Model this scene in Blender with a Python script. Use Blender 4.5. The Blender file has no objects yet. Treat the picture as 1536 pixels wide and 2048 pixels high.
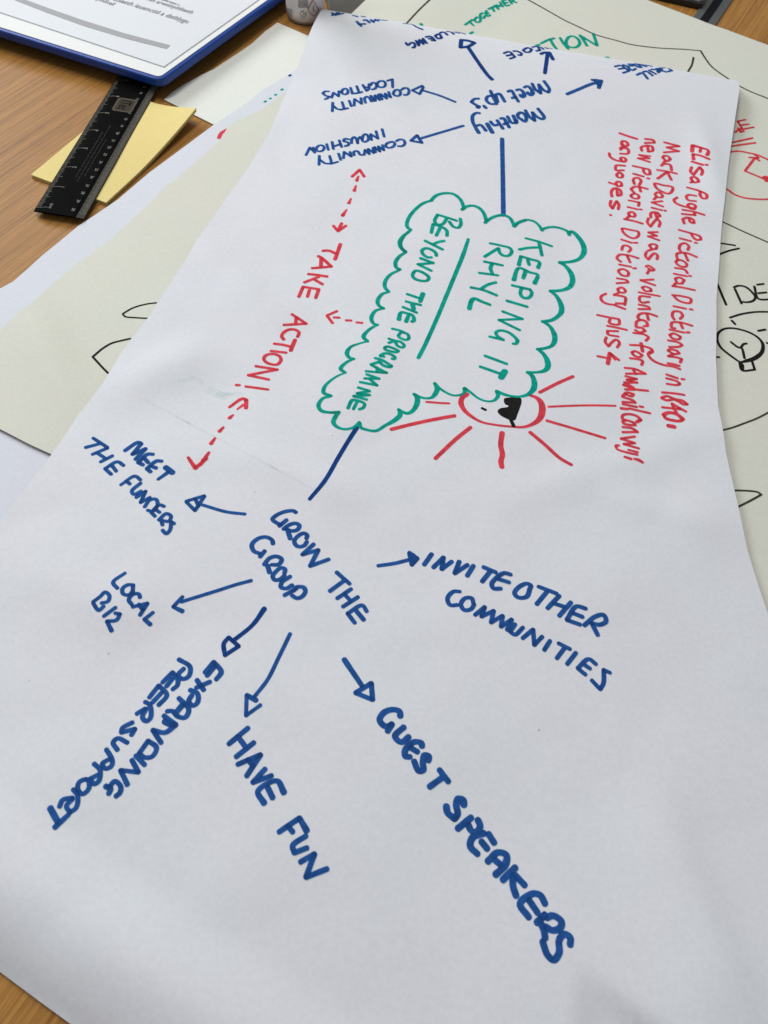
import bpy, bmesh, math, random
from mathutils import Vector, Matrix, noise
from mathutils.bvhtree import BVHTree
from mathutils.geometry import delaunay_2d_cdt
random.seed(4)
S = bpy.context.scene
COL = S.collection
R = math.radians

# ------------------------------------------------------------------ camera
F_PX, PITCH, ROLL, CAM_H = 1600.0, R(57), R(-7), 0.40      # photograph is 1536 x 2048
_F = Vector((0, math.cos(PITCH), -math.sin(PITCH)))
_U = Vector((0, math.sin(PITCH), math.cos(PITCH)))
_R = Vector((1, 0, 0))
CAM = Vector((0, 0, CAM_H))
cr, sr = math.cos(ROLL), math.sin(ROLL)
cam_right = cr*_R - sr*_U
cam_up = sr*_R + cr*_U
cd = bpy.data.cameras.new('camera')
cam = bpy.data.objects.new('camera', cd)
COL.objects.link(cam)
m = Matrix((cam_right, cam_up, -_F)).transposed().to_4x4()
m.translation = CAM
cam.matrix_world = m
cd.sensor_fit = 'VERTICAL'
cd.sensor_height = 24.0
cd.lens = 24.0 * F_PX / 2048.0
cd.clip_start = 0.01
cd.clip_end = 50
cd.dof.use_dof = True
cd.dof.focus_distance = 0.52
cd.dof.aperture_fstop = 12.0
S.camera = cam

# ------------------------------------------------------------------ world, lamps, exposure
w = bpy.data.worlds.new('World')
S.world = w
w.use_nodes = True
bg = w.node_tree.nodes['Background']
bg.inputs[0].default_value = (0.90, 0.94, 1.0, 1)
bg.inputs[1].default_value = 0.285
def area(name, loc, target, sx, sy, power, col):
    l = bpy.data.lights.new(name, 'AREA')
    l.shape = 'RECTANGLE'; l.size = sx; l.size_y = sy; l.energy = power; l.color = col
    o = bpy.data.objects.new(name, l); COL.objects.link(o)
    o.location = loc
    o.rotation_euler = (Vector(target) - Vector(loc)).to_track_quat('-Z', 'Y').to_euler()
    return o
area('ceiling_lamp', (-0.55, 0.95, 1.9), (0, 0.4, 0), 1.2, 0.5, 20.6, (1.0, 0.96, 0.90))
area('window_light', (-1.8, 2.1, 1.5), (0, 0.35, 0), 1.5, 0.9, 49.5, (0.90, 0.95, 1.0))
S.view_settings.view_transform = 'Standard'
S.view_settings.look = 'None'
S.view_settings.exposure = 0.0
S.view_settings.gamma = 1.0

# ------------------------------------------------------------------ helpers
def ray(x, y):
    dx, dy = x - 768.0, y - 1024.0
    return (F_PX*_F + dx*cam_right - dy*cam_up).normalized()
def unproj(x, y, H=0.0):
    """the place on a surface z = H(x, y) that the photograph's pixel looks at"""
    d = ray(x, y)
    z = H if not callable(H) else 0.005
    for _ in range(1 if not callable(H) else 8):
        p = CAM + d*((z - CAM.z)/d.z)
        if callable(H): z = H(p.x, p.y)
    return p
def tag(o, label=None, cat=None, group=None, kind=None):
    if label: o['label'] = label
    if cat: o['category'] = cat
    if group: o['group'] = group
    if kind: o['kind'] = kind
    return o
def new_obj(name, me, mat=None, parent=None):
    if mat: me.materials.append(mat)
    o = bpy.data.objects.new(name, me)
    COL.objects.link(o)
    if parent: o.parent = parent
    return o
def mesh_obj(name, verts, faces, mat=None, parent=None, smooth=False):
    me = bpy.data.meshes.new(name)
    me.from_pydata([tuple(v) for v in verts], [], faces)
    if smooth: me.polygons.foreach_set('use_smooth', [True]*len(me.polygons))
    me.update()
    return new_obj(name, me, mat, parent)
def empty(name, loc=(0, 0, 0)):
    o = bpy.data.objects.new(name, None); COL.objects.link(o); o.location = loc
    o.empty_display_size = 0.02
    return o
def bevel(o, wd, seg=3, ang=30):
    b = o.modifiers.new('bevel', 'BEVEL'); b.width = wd; b.segments = seg
    b.limit_method = 'ANGLE'; b.angle_limit = R(ang)
    return o

# ------------------------------------------------------------------ materials
def mat_new(name):
    m = bpy.data.materials.new(name); m.use_nodes = True
    nt = m.node_tree
    return m, nt, nt.nodes['Principled BSDF'], nt.nodes['Material Output']
def N(nt, t, **k):
    n = nt.nodes.new(t)
    for a, b in k.items():
        if a in n.inputs: n.inputs[a].default_value = b
        else: setattr(n, a, b)
    return n
def simple(name, col, rough=0.5, spec=0.5, bump=0.0, bscale=800, vary=0.0):
    m, nt, p, out = mat_new(name)
    p.inputs['Base Color'].default_value = (*col, 1)
    p.inputs['Roughness'].default_value = rough
    p.inputs['Specular IOR Level'].default_value = spec
    tc = N(nt, 'ShaderNodeTexCoord')
    if vary:
        n = N(nt, 'ShaderNodeTexNoise', Scale=60.0, Detail=5.0)
        nt.links.new(tc.outputs['Object'], n.inputs['Vector'])
        mr = N(nt, 'ShaderNodeMapRange'); mr.inputs[1].default_value = .3; mr.inputs[2].default_value = .7
        mr.inputs[3].default_value = 1-vary; mr.inputs[4].default_value = 1+vary
        nt.links.new(n.outputs[0], mr.inputs[0])
        mx = N(nt, 'ShaderNodeVectorMath', operation='SCALE'); mx.inputs[0].default_value = col
        nt.links.new(mr.outputs[0], mx.inputs['Scale'])
        nt.links.new(mx.outputs[0], p.inputs['Base Color'])
    if bump:
        n = N(nt, 'ShaderNodeTexNoise', Scale=float(bscale), Detail=3.0)
        nt.links.new(tc.outputs['Object'], n.inputs['Vector'])
        b = N(nt, 'ShaderNodeBump', Strength=bump, Distance=0.0002)
        nt.links.new(n.outputs[0], b.inputs['Height']); nt.links.new(b.outputs[0], p.inputs['Normal'])
    return m
def paper_mat(name, col, col2, speck=True):
    """paper: fibre mottling, a few specks, fine relief"""
    m, nt, p, out = mat_new(name)
    p.inputs['Roughness'].default_value = 0.62
    p.inputs['Specular IOR Level'].default_value = 0.25
    tc = N(nt, 'ShaderNodeTexCoord')
    n1 = N(nt, 'ShaderNodeTexNoise', Scale=22.0, Detail=4.0)
    n2 = N(nt, 'ShaderNodeTexNoise', Scale=420.0, Detail=4.0, Roughness=0.7)
    n3 = N(nt, 'ShaderNodeTexVoronoi', Scale=55.0)
    for n in (n1, n2, n3): nt.links.new(tc.outputs['Object'], n.inputs['Vector'])
    mix = N(nt, 'ShaderNodeMix', data_type='RGBA')
    mix.inputs[6].default_value = (*col, 1); mix.inputs[7].default_value = (*col2, 1)
    nt.links.new(n1.outputs[0], mix.inputs[0])
    n5 = N(nt, 'ShaderNodeTexNoise', Scale=9.0, Detail=3.0, Roughness=.6)
    nt.links.new(tc.outputs['Object'], n5.inputs['Vector'])
    tint = N(nt, 'ShaderNodeMix', data_type='RGBA')
    tint.inputs[6].default_value = (1.012, .992, 1.0, 1); tint.inputs[7].default_value = (.985, 1.006, .997, 1)
    tr_ = N(nt, 'ShaderNodeMapRange'); tr_.inputs[1].default_value = .35; tr_.inputs[2].default_value = .65
    nt.links.new(n5.outputs[0], tr_.inputs[0]); nt.links.new(tr_.outputs[0], tint.inputs[0])
    tm = N(nt, 'ShaderNodeVectorMath', operation='MULTIPLY')
    nt.links.new(mix.outputs[2], tm.inputs[0]); nt.links.new(tint.outputs[2], tm.inputs[1])
    mr = N(nt, 'ShaderNodeMapRange'); mr.inputs[1].default_value = .25; mr.inputs[2].default_value = .75
    mr.inputs[3].default_value = .945; mr.inputs[4].default_value = 1.045
    nt.links.new(n2.outputs[0], mr.inputs[0])
    mul = N(nt, 'ShaderNodeVectorMath', operation='SCALE')
    nt.links.new(tm.outputs[0], mul.inputs[0]); nt.links.new(mr.outputs[0], mul.inputs['Scale'])
    last = mul.outputs[0]
    if speck:
        sp = N(nt, 'ShaderNodeMapRange'); sp.inputs[1].default_value = .022; sp.inputs[2].default_value = .034
        sp.inputs[3].default_value = .55; sp.inputs[4].default_value = 1.0
        nt.links.new(n3.outputs['Distance'], sp.inputs[0])
        gate = N(nt, 'ShaderNodeSeparateColor'); nt.links.new(n3.outputs['Color'], gate.inputs[0])
        g2 = N(nt, 'ShaderNodeMath', operation='LESS_THAN'); g2.inputs[1].default_value = .75
        nt.links.new(gate.outputs[0], g2.inputs[0])
        mx = N(nt, 'ShaderNodeMath', operation='MAXIMUM')
        nt.links.new(sp.outputs[0], mx.inputs[0]); nt.links.new(g2.outputs[0], mx.inputs[1])
        s2 = N(nt, 'ShaderNodeVectorMath', operation='SCALE')
        nt.links.new(last, s2.inputs[0]); nt.links.new(mx.outputs[0], s2.inputs['Scale'])
        last = s2.outputs[0]
    nt.links.new(last, p.inputs['Base Color'])
    n4 = N(nt, 'ShaderNodeTexNoise', Scale=300.0, Detail=6.0, Roughness=0.65)
    nt.links.new(tc.outputs['Object'], n4.inputs['Vector'])
    b = N(nt, 'ShaderNodeBump', Strength=0.16, Distance=0.00022)
    nt.links.new(n4.outputs[0], b.inputs['Height']); nt.links.new(b.outputs[0], p.inputs['Normal'])
    return m
def ink_mat(name, col, cover=0.5):
    """marker ink: lets some paper through, denser where the vertex attribute says the pen dwelt"""
    m, nt, p, out = mat_new(name)
    p.inputs['Roughness'].default_value = 0.75
    p.inputs['Specular IOR Level'].default_value = 0.12
    tc = N(nt, 'ShaderNodeTexCoord')
    n = N(nt, 'ShaderNodeTexNoise', Scale=260.0, Detail=4.0, Roughness=.6)
    nt.links.new(tc.outputs['Object'], n.inputs['Vector'])
    at = N(nt, 'ShaderNodeAttribute', attribute_name='density')
    ramp = N(nt, 'ShaderNodeMapRange'); ramp.inputs[1].default_value = .3; ramp.inputs[2].default_value = .7
    ramp.inputs[3].default_value = .66; ramp.inputs[4].default_value = 1.36
    nt.links.new(n.outputs[0], ramp.inputs[0])
    dk = N(nt, 'ShaderNodeMapRange'); dk.inputs[1].default_value = .0; dk.inputs[2].default_value = 1.
    dk.inputs[3].default_value = 1.12; dk.inputs[4].default_value = .62
    nt.links.new(at.outputs['Fac'], dk.inputs[0])
    mm = N(nt, 'ShaderNodeMath', operation='MULTIPLY')
    nt.links.new(ramp.outputs[0], mm.inputs[0]); nt.links.new(dk.outputs[0], mm.inputs[1])
    sc = N(nt, 'ShaderNodeVectorMath', operation='SCALE'); sc.inputs[0].default_value = col
    nt.links.new(mm.outputs[0], sc.inputs['Scale'])
    nt.links.new(sc.outputs[0], p.inputs['Base Color'])
    n2 = N(nt, 'ShaderNodeTexNoise', Scale=90.0, Detail=2.0)
    nt.links.new(tc.outputs['Object'], n2.inputs['Vector'])
    fac = N(nt, 'ShaderNodeMapRange'); fac.inputs[3].default_value = cover; fac.inputs[4].default_value = min(1, cover+.25)
    nn = N(nt, 'ShaderNodeMapRange'); nn.inputs[1].default_value = .35; nn.inputs[2].default_value = .65
    nn.inputs[3].default_value = -.35; nn.inputs[4].default_value = .45
    nt.links.new(n2.outputs[0], nn.inputs[0])
    aa = N(nt, 'ShaderNodeMath', operation='ADD', use_clamp=True)
    nt.links.new(at.outputs['Fac'], aa.inputs[0]); nt.links.new(nn.outputs[0], aa.inputs[1])
    nt.links.new(aa.outputs[0], fac.inputs[0])
    tr = N(nt, 'ShaderNodeBsdfTransparent')
    if cover > .2: tr.inputs[0].default_value = (*[min(1, (c/.70)**.5*1.08) for c in col], 1)
    mx = N(nt, 'ShaderNodeMixShader')
    nt.links.new(fac.outputs[0], mx.inputs[0]); nt.links.new(tr.outputs[0], mx.inputs[1])
    nt.links.new(p.outputs[0], mx.inputs[2]); nt.links.new(mx.outputs[0], out.inputs[0])
    return m
INK = {
    'blue': ink_mat('blue_ink', (0.018, 0.088, 0.290), .5),
    'navy': ink_mat('navy_ink', (0.008, 0.050, 0.215), .55),
    'green': ink_mat('green_ink', (0.002, 0.325, 0.245), .55),
    'red': ink_mat('red_ink', (0.66, 0.058, 0.080), .47),
    'black': ink_mat('black_ink', (0.010, 0.010, 0.009), .8),
    'grey': ink_mat('thin_pen_ink', (0.045, 0.040, 0.032), .65),
    'shade': ink_mat('show_through_shade', (0.38, 0.41, 0.46), .04),  # faint shade of an underlying sheet edge, painted on as translucent strokes
    'ghost': ink_mat('show_through_ink', (0.25, 0.5, 0.42), .045),
}
PRINT = simple('printing_ink', (0.03, 0.03, 0.035), .6)
PRINT_GREY = simple('grey_printing_ink', (0.33, 0.33, 0.34), .7)
WHITE_PAPER = paper_mat('white_flip_chart_paper', (0.69, 0.695, 0.745), (0.675, 0.69, 0.715))
WHITE_PAPER2 = paper_mat('bluish_white_paper', (0.65, 0.675, 0.735), (0.64, 0.66, 0.71), False)
CREAM_PAPER = paper_mat('cream_paper', (0.645, 0.645, 0.56), (0.63, 0.635, 0.555), False)
PALE_CREAM = paper_mat('pale_cream_paper', (0.74, 0.765, 0.70), (0.72, 0.745, 0.69), False)

def wood_mat():
    m, nt, p, out = mat_new('oak_veneer')
    tc = N(nt, 'ShaderNodeTexCoord')
    rot = N(nt, 'ShaderNodeMapping'); rot.inputs['Rotation'].default_value = (0, 0, R(-66))
    nt.links.new(tc.outputs['Object'], rot.inputs['Vector'])
    def streak(sx, sy, detail, rough, dist=0.0):
        mp = N(nt, 'ShaderNodeMapping'); mp.inputs['Scale'].default_value = (sx, sy, 1)
        nt.links.new(rot.outputs[0], mp.inputs['Vector'])
        n = N(nt, 'ShaderNodeTexNoise', Scale=1.0, Detail=detail, Roughness=rough, Distortion=dist)
        nt.links.new(mp.outputs[0], n.inputs['Vector'])
        return n
    a = streak(3, 60, 3, .5, .35)        # broad bands
    b = streak(4, 440, 4, .62, .15)      # grain lines
    c = streak(60, 1500, 3, .6)         # pores
    cr1 = N(nt, 'ShaderNodeValToRGB')
    e = cr1.color_ramp.elements
    e[0].position = .34; e[0].color = (0.205, 0.090, 0.020, 1)
    e[1].position = .64; e[1].color = (0.440, 0.218, 0.056, 1)
    k = cr1.color_ramp.elements.new(.48); k.color = (0.340, 0.160, 0.038, 1)
    mx = N(nt, 'ShaderNodeMath', operation='MULTIPLY_ADD'); mx.inputs[1].default_value = .70
    nt.links.new(b.outputs[0], mx.inputs[0])
    ad = N(nt, 'ShaderNodeMath', operation='MULTIPLY'); ad.inputs[1].default_value = .30
    nt.links.new(a.outputs[0], ad.inputs[0]); nt.links.new(ad.outputs[0], mx.inputs[2])
    nt.links.new(mx.outputs[0], cr1.inputs[0])
    pr = N(nt, 'ShaderNodeMapRange'); pr.inputs[1].default_value = .36; pr.inputs[2].default_value = .5
    pr.inputs[3].default_value = .78; pr.inputs[4].default_value = 1.02
    nt.links.new(c.outputs[0], pr.inputs[0])
    sc = N(nt, 'ShaderNodeVectorMath', operation='SCALE')
    nt.links.new(cr1.outputs[0], sc.inputs[0]); nt.links.new(pr.outputs[0], sc.inputs['Scale'])
    nt.links.new(sc.outputs[0], p.inputs['Base Color'])
    p.inputs['Roughness'].default_value = .45
    p.inputs['Specular IOR Level'].default_value = .14
    bp = N(nt, 'ShaderNodeBump', Strength=.25, Distance=.0002)
    nt.links.new(b.outputs[0], bp.inputs['Height']); nt.links.new(bp.outputs[0], p.inputs['Normal'])
    return m
WOOD = wood_mat()

# ------------------------------------------------------------------ the desk
bm = bmesh.new()
bmesh.ops.create_cube(bm, size=1)
for v in bm.verts: v.co = Vector((v.co.x*2.2, v.co.y*2.4 + .75, v.co.z*.025 - .0125))
me = bpy.data.meshes.new('desk_top'); bm.to_mesh(me); bm.free()
desk = bevel(new_obj('desk_top', me, WOOD), .002)
tag(desk, kind='structure')

# ------------------------------------------------------------------ sheets of paper
def smooth(a, b, x):
    t = max(0.0, min(1.0, (x-a)/(b-a))); return t*t*(3-2*t)
def densify(pts, step):
    out = []
    for i, p in enumerate(pts):
        q = pts[(i+1) % len(pts)]
        n = max(1, int((q-p).length/step))
        out += [p.lerp(q, k/n) for k in range(n)]
    return out
def inside(x, y, poly):
    c = False; j = len(poly)-1
    for i in range(len(poly)):
        a, b = poly[i], poly[j]
        if (a.y > y) != (b.y > y) and x < (b.x-a.x)*(y-a.y)/(b.y-a.y)+a.x: c = not c
        j = i
    return c
def edge_dist(x, y, poly):
    d = 9.0; p = Vector((x, y))
    for i in range(len(poly)):
        a, b = poly[i-1], poly[i]
        ab = b-a; t = max(0, min(1, (p-a).dot(ab)/max(ab.length_squared, 1e-12)))
        d = min(d, (p-a-ab*t).length)
    return d
def sheet(name, poly, H, mat, step=.008, fine=None, parent=None, thick=.00012):
    """poly: outline in plan (Vectors 2D); H: its height; triangulated with inner points"""
    rim = densify(poly, step*.7)
    xs = [p.x for p in rim]; ys = [p.y for p in rim]
    pts = list(rim)
    def fill(st, cond=None, skip=None):
        j = 0; y = min(ys)
        while y < max(ys):
            x = min(xs) + (st/2 if j % 2 else 0)
            while x < max(xs):
                if (cond is None or cond(x, y)) and not (skip and skip(x, y)):
                    if inside(x, y, poly) and edge_dist(x, y, poly) > st*.45: pts.append(Vector((x, y)))
                x += st
            y += st*.866; j += 1
    if fine:
        fs, fc = fine
        fill(fs, fc); fill(step, None, fc)
    else: fill(step)
    n = len(rim)
    v, _, f, *_ = delaunay_2d_cdt(pts, [(i, (i+1) % n) for i in range(n)], [], 1, 1e-7)
    vv = [Vector((p.x, p.y, H(p.x, p.y))) for p in v]
    ff = []
    for t in f:
        a, b, c = (v[i] for i in t[:3])
        ff.append(tuple(t) if (b-a).cross(c-a) > 0 else tuple(reversed(t)))
    o = mesh_obj(name, vv, ff, mat, parent, True)
    me = o.data
    cnt = {}
    for p in me.polygons:
        for e in p.edge_keys: cnt[e] = cnt.get(e, 0)+1
    sh = me.attributes.new('sharp_edge', 'BOOLEAN', 'EDGE')
    sh.data.foreach_set('value', [cnt.get(tuple(sorted(e.vertices)), 0) == 1 for e in me.edges])
    tree = BVHTree.FromPolygons([tuple(p) for p in vv], ff)
    s = o.modifiers.new('thickness', 'SOLIDIFY'); s.thickness = thick; s.offset = -1
    return o, tree
def outline(px, H):
    return [unproj(x, y, H).to_2d() for x, y in px]
def nz(x, y, s, seed=0.0):
    return noise.noise(Vector((x*s+seed, y*s-seed, seed*1.7)))

# heights of each sheet above the desk
H_D = lambda x, y: .0008 + .0006*(nz(x, y, 9, 3)+.6)
H_B = lambda x, y: .0024 + .0007*nz(x, y, 11, 7)
def H_C(x, y):
    z = .0044 + .0007*nz(x, y, 8, 1) + .0004*nz(x, y, 22, 2)
    q = Vector((x, y)) - C_DIP
    d = q.dot(C_DIR); e = q.dot(Vector((-C_DIR.y, C_DIR.x)))
    return z + .0042*math.exp(-(e/.016)**2)*math.exp(-(d/.075)**2)
C_DIP = unproj(85, 690, .004).to_2d()
C_DIR = (unproj(190, 860, .004) - unproj(60, 590, .004)).to_2d().normalized()
# grey folder under the right-hand sheet sets how high that sheet rises
FOLD_A = unproj(650, 40, .006).to_2d()
def H_E(x, y):
    q = Vector((x, y)) - FOLD_A
    s = smooth(.16, .06, q.x - .35*q.y)
    return .0028 + .0009*(nz(x, y, 7, 9)+.5) + .0060*s

# main sheet
RZ = .0115
A0 = unproj(640, 17, RZ).to_2d(); A1 = unproj(1480, 162, RZ).to_2d()
RE = (A1-A0).normalized(); RN = Vector((-RE.y, RE.x))
L_ROLL, D_ROLL = .032, .018
def ridge_t(x, y): return (Vector((x, y))-A0).dot(RN) + .55*L_ROLL*L_ROLL/(2*D_ROLL)
BL0 = unproj(0, 1944, .003).to_2d(); BL1 = unproj(145, 2048, .003).to_2d()
BE = (BL1-BL0).normalized(); BN = Vector((-BE.y, BE.x))    # points into the sheet
if (unproj(300, 1700, .01).to_2d()-BL0).dot(BN) < 0: BN = -BN
def crease(x, y, p0, p1, amp, width, asym=1.0):
    """a fold running from p0 to p1 that fades at its ends"""
    a, b = CR[p0], CR[p1]
    u = (b-a); L = u.length; u = u/L
    q = Vector((x, y))-a
    t = q.dot(u)/L; d = q.dot(Vector((-u.y, u.x)))
    if t < -.25 or t > 1.25: return 0
    f = smooth(-.2, .35, t)*smooth(1.25, .7, t)
    wd = width if d > 0 else width*asym
    return amp*f*math.exp(-(d/wd)**2)
CRP = {'a': (1150, 1912), 'b': (1420, 2130), 'c': (1152, 1912), 'd': (1140, 2130), 'e': (1300, 1600), 'f': (1470, 2040),
       'g': (380, 470), 'h': (560, 640), 'i': (200, 800), 'j': (420, 700), 'k': (1390, 230), 'l': (1440, 420),
       'm': (470, 900), 'n': (700, 1000), 'o': (1200, 980), 'p': (1420, 1060), 'q': (60, 1150), 'r': (300, 1230),
       's': (1000, 1010), 't': (1440, 860), 'u': (1455, 1990), 'v': (1450, 2150)}
CR = {k: unproj(*v, .007).to_2d() for k, v in CRP.items()}
def H_M0(x, y):
    z = .0074 + .0014*nz(x, y, 7, 5) + .00085*nz(x, y, 17, 6) + .00022*nz(x, y, 42, 8)
    z += .0020*abs(nz(x, y, 8, 12)) + .0009*abs(nz(x, y, 19, 14))
    z += crease(x, y, 'e', 'f', .0032, .013, 2.2)
    z += crease(x, y, 'g', 'h', .0024, .014)
    z += crease(x, y, 'i', 'j', .0028, .018)
    z += crease(x, y, 'k', 'l', .0022, .012)
    z += crease(x, y, 'm', 'n', .0016, .012)
    z += crease(x, y, 'o', 'p', .0020, .012)
    z += crease(x, y, 's', 't', .0015, .014)
    z += crease(x, y, 'q', 'r', .0022, .018)
    z += .0042*math.exp(-((Vector((x, y))-CR['b']).length/.075)**2)
    # pulled-in fold at the near right: a flap of paper falling away below a slanting crest
    q = Vector((x, y))-CR['a']
    u1 = (CR['b']-CR['a']).normalized(); n1 = Vector((u1.y, -u1.x))
    u2 = (CR['d']-CR['c']).normalized(); n2 = Vector((-u2.y, u2.x))
    if n1.dot(u2) < 0: n1 = -n1
    if n2.dot(u1) < 0: n2 = -n2
    d1, d2 = q.dot(n1), q.dot(n2)
    if d1 > 0 and d2 > 0:
        z -= .0112*(1-math.exp(-d2/.034))*smooth(0, .011, d1)
    return z 
def H_M(x, y):
    z = H_M0(x, y)
    t = ridge_t(x, y)
    top = .0115 + D_ROLL*(.55*L_ROLL/(2*D_ROLL))**2
    k = smooth(-.12, 0, t)
    z = z*(1-k) + (top + .0004*nz(x, y, 14, 2))*k
    if t > 0: z -= D_ROLL*(t/L_ROLL)**2
    d = (Vector((x, y))-BL0).dot(BN)
    if d < .06: z += .005*smooth(.06, .030, d)
    if d < .030: z -= (z-.0017)*((.030-max(d, 0))/.030)**1.9
    return max(z, .0016)

MAIN_PX = [(640, 24), (625, 52), (613, 82), (600, 122), (583, 165), (565, 202), (553, 232), (540, 262), (522, 294), (500, 330),
           (478, 362), (455, 392), (428, 432), (402, 468), (378, 508), (350, 552), (324, 592), (300, 630), (272, 666), (243, 704),
           (226, 733), (207, 764), (182, 798), (157, 828), (134, 864), (108, 902), (84, 934), (58, 968), (28, 1006), (0, 1043),
           (-60, 1120), (-130, 1260), (-160, 1500), (-120, 1760), (-60, 1900), (0, 1944), (78, 2002), (141, 2048), (260, 2140), (420, 2260),
           (1100, 2260), (1750, 2230), (1700, 1750), (1600, 1430), (1536, 1228), (1518, 1175), (1495, 1100), (1476, 1010), (1452, 905),
           (1436, 810), (1432, 720), (1433, 600), (1440, 500), (1446, 428), (1456, 338), (1464, 280), (1472, 225), (1479, 175)]
main_poly = outline(MAIN_PX, H_M)
main_poly += [main_poly[-1] + RN*.034, main_poly[0] + RN*.034]

B_PX = [(-120, 650), (0, 577), (26, 563), (56, 537), (83, 512), (120, 482), (156, 452), (196, 426), (234, 400), (300, 344), (365, 296), (428, 249),
        (491, 208), (530, 177), (582, 146), (640, 100), (760, 260), (600, 900), (200, 1300), (-150, 1300)]
C_PX = [(-110, 735), (-60, 700), (0, 660), (60, 608), (104, 569), (156, 525), (213, 486), (300, 406), (334, 369), (352, 359), (404, 312), (443, 278),
        (456, 252), (482, 236), (521, 221), (570, 184), (650, 140), (900, 420), (700, 1000), (300, 1010), (102, 908), (60, 889), (0, 858), (-110, 806)]
D_PX = [(555, 45), (615, 71), (700, 108), (720, 240), (520, 330), (427, 249), (377, 224), (328, 199), (345, 184), (370, 168), (400, 151), (428, 138),
        (452, 122), (478, 105), (504, 87), (530, 63)]
E_PX = [(701, 29), (731, 0), (790, -60), (900, -150), (1100, -70), (1200, -34), (1290, -2), (1316, 8), (1345, 19), (1385, 34), (1420, 48), (1455, 60), (1495, 75), (1536, 90),
        (1640, 130), (1760, 700), (1800, 1500), (1560, 1560), (1300, 1200), (1000, 500), (760, 250), (690, 90)]
main, T_M = sheet('flip_chart_sheet', main_poly, H_M, WHITE_PAPER, .0050, (.0028, lambda x, y: ridge_t(x, y) > -.008 or (Vector((x, y))-BL0).dot(BN) < .034))
tag(main, 'large white flip chart sheet covered in blue, green and red marker writing, topmost of all', 'paper sheet')
sB, T_B = sheet('flip_chart_sheet', outline(B_PX, H_B), H_B, WHITE_PAPER2, .012)
tag(sB, 'bluish white sheet showing as a strip at left, with a short red mark', 'paper sheet')
sC, T_C = sheet('flip_chart_sheet', outline(C_PX, H_C), H_C, CREAM_PAPER, .009)
tag(sC, 'cream sheet with two black curved corners, poking out left from under the big white sheet', 'paper sheet')
sD, T_D = sheet('paper_sheet', outline(D_PX, H_D), H_D, PALE_CREAM, .010)
tag(sD, 'small blank pale cream sheet with its corner between the blue clipboard and the spray can', 'paper sheet')
sE, T_E = sheet('flip_chart_sheet', outline(E_PX, H_E), H_E, CREAM_PAPER, .010)
tag(sE, 'cream sheet on the right with green words, a black outline and a drawn light bulb', 'paper sheet')

# ------------------------------------------------------------------ marker strokes, draped on the sheets
def spline(pts):
    """centripetal-like Catmull-Rom through (x, y, w)"""
    if len(pts) == 2:
        a, b = pts; n = max(2, int(math.dist(a[:2], b[:2])/1.6))
        return [tuple(a[k]+(b[k]-a[k])*i/n for k in range(3)) for i in range(n+1)]
    closed = math.dist(pts[0][:2], pts[-1][:2]) < .8
    out = []
    L = len(pts)
    for i in range(L-1):
        p1, p2 = pts[i], pts[i+1]
        p0 = pts[i-1] if i else (pts[-2] if closed else tuple(2*p1[k]-p2[k] for k in range(3)))
        p3 = pts[i+2] if i+2 < L else (pts[1] if closed else tuple(2*p2[k]-p1[k] for k in range(3)))
        d = [max(1e-3, math.dist(a[:2], b[:2]))**.5 for a, b in ((p0, p1), (p1, p2), (p2, p3))]
        n = max(2, int(d[1]**2/1.6))
        for j in range(n):
            t = j/n
            t0, t1, t2, t3 = 0, d[0], d[0]+d[1], d[0]+d[1]+d[2]
            tt = t1+(t2-t1)*t
            def lp(a, b, ta, tb): return tuple(a[k]*(tb-tt)/(tb-ta)+b[k]*(tt-ta)/(tb-ta) for k in range(2))
            a1 = lp(p0, p1, t0, t1); a2 = lp(p1, p2, t1, t2); a3 = lp(p2, p3, t2, t3)
            b1 = lp(a1, a2, t0, t2); b2 = lp(a2, a3, t1, t3); c = lp(b1, b2, t1, t2)
            out.append((c[0], c[1], p1[2]+(p2[2]-p1[2])*t))
    out.append(pts[-1])
    return out
LIFT = [0]
def pieces(pts, limit):
    """split a stroke where the pen turns back sharply"""
    out, cur = [], [pts[0]]
    for i in range(1, len(pts)-1):
        cur.append(pts[i])
        a = Vector((pts[i][0]-pts[i-1][0], pts[i][1]-pts[i-1][1])); b = Vector((pts[i+1][0]-pts[i][0], pts[i+1][1]-pts[i][1]))
        if a.length > .3 and b.length > .3 and math.degrees(a.angle(b)) > limit:
            out.append(cur); cur = [pts[i]]
    cur.append(pts[-1]); out.append(cur)
    return out
WIDER = {'blue': 1.36, 'navy': 1.34, 'red': 1.36, 'green': 1.34, 'black': 1.2, 'grey': 1.1, 'ghost': 1.3, 'shade': 1.0}
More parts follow.
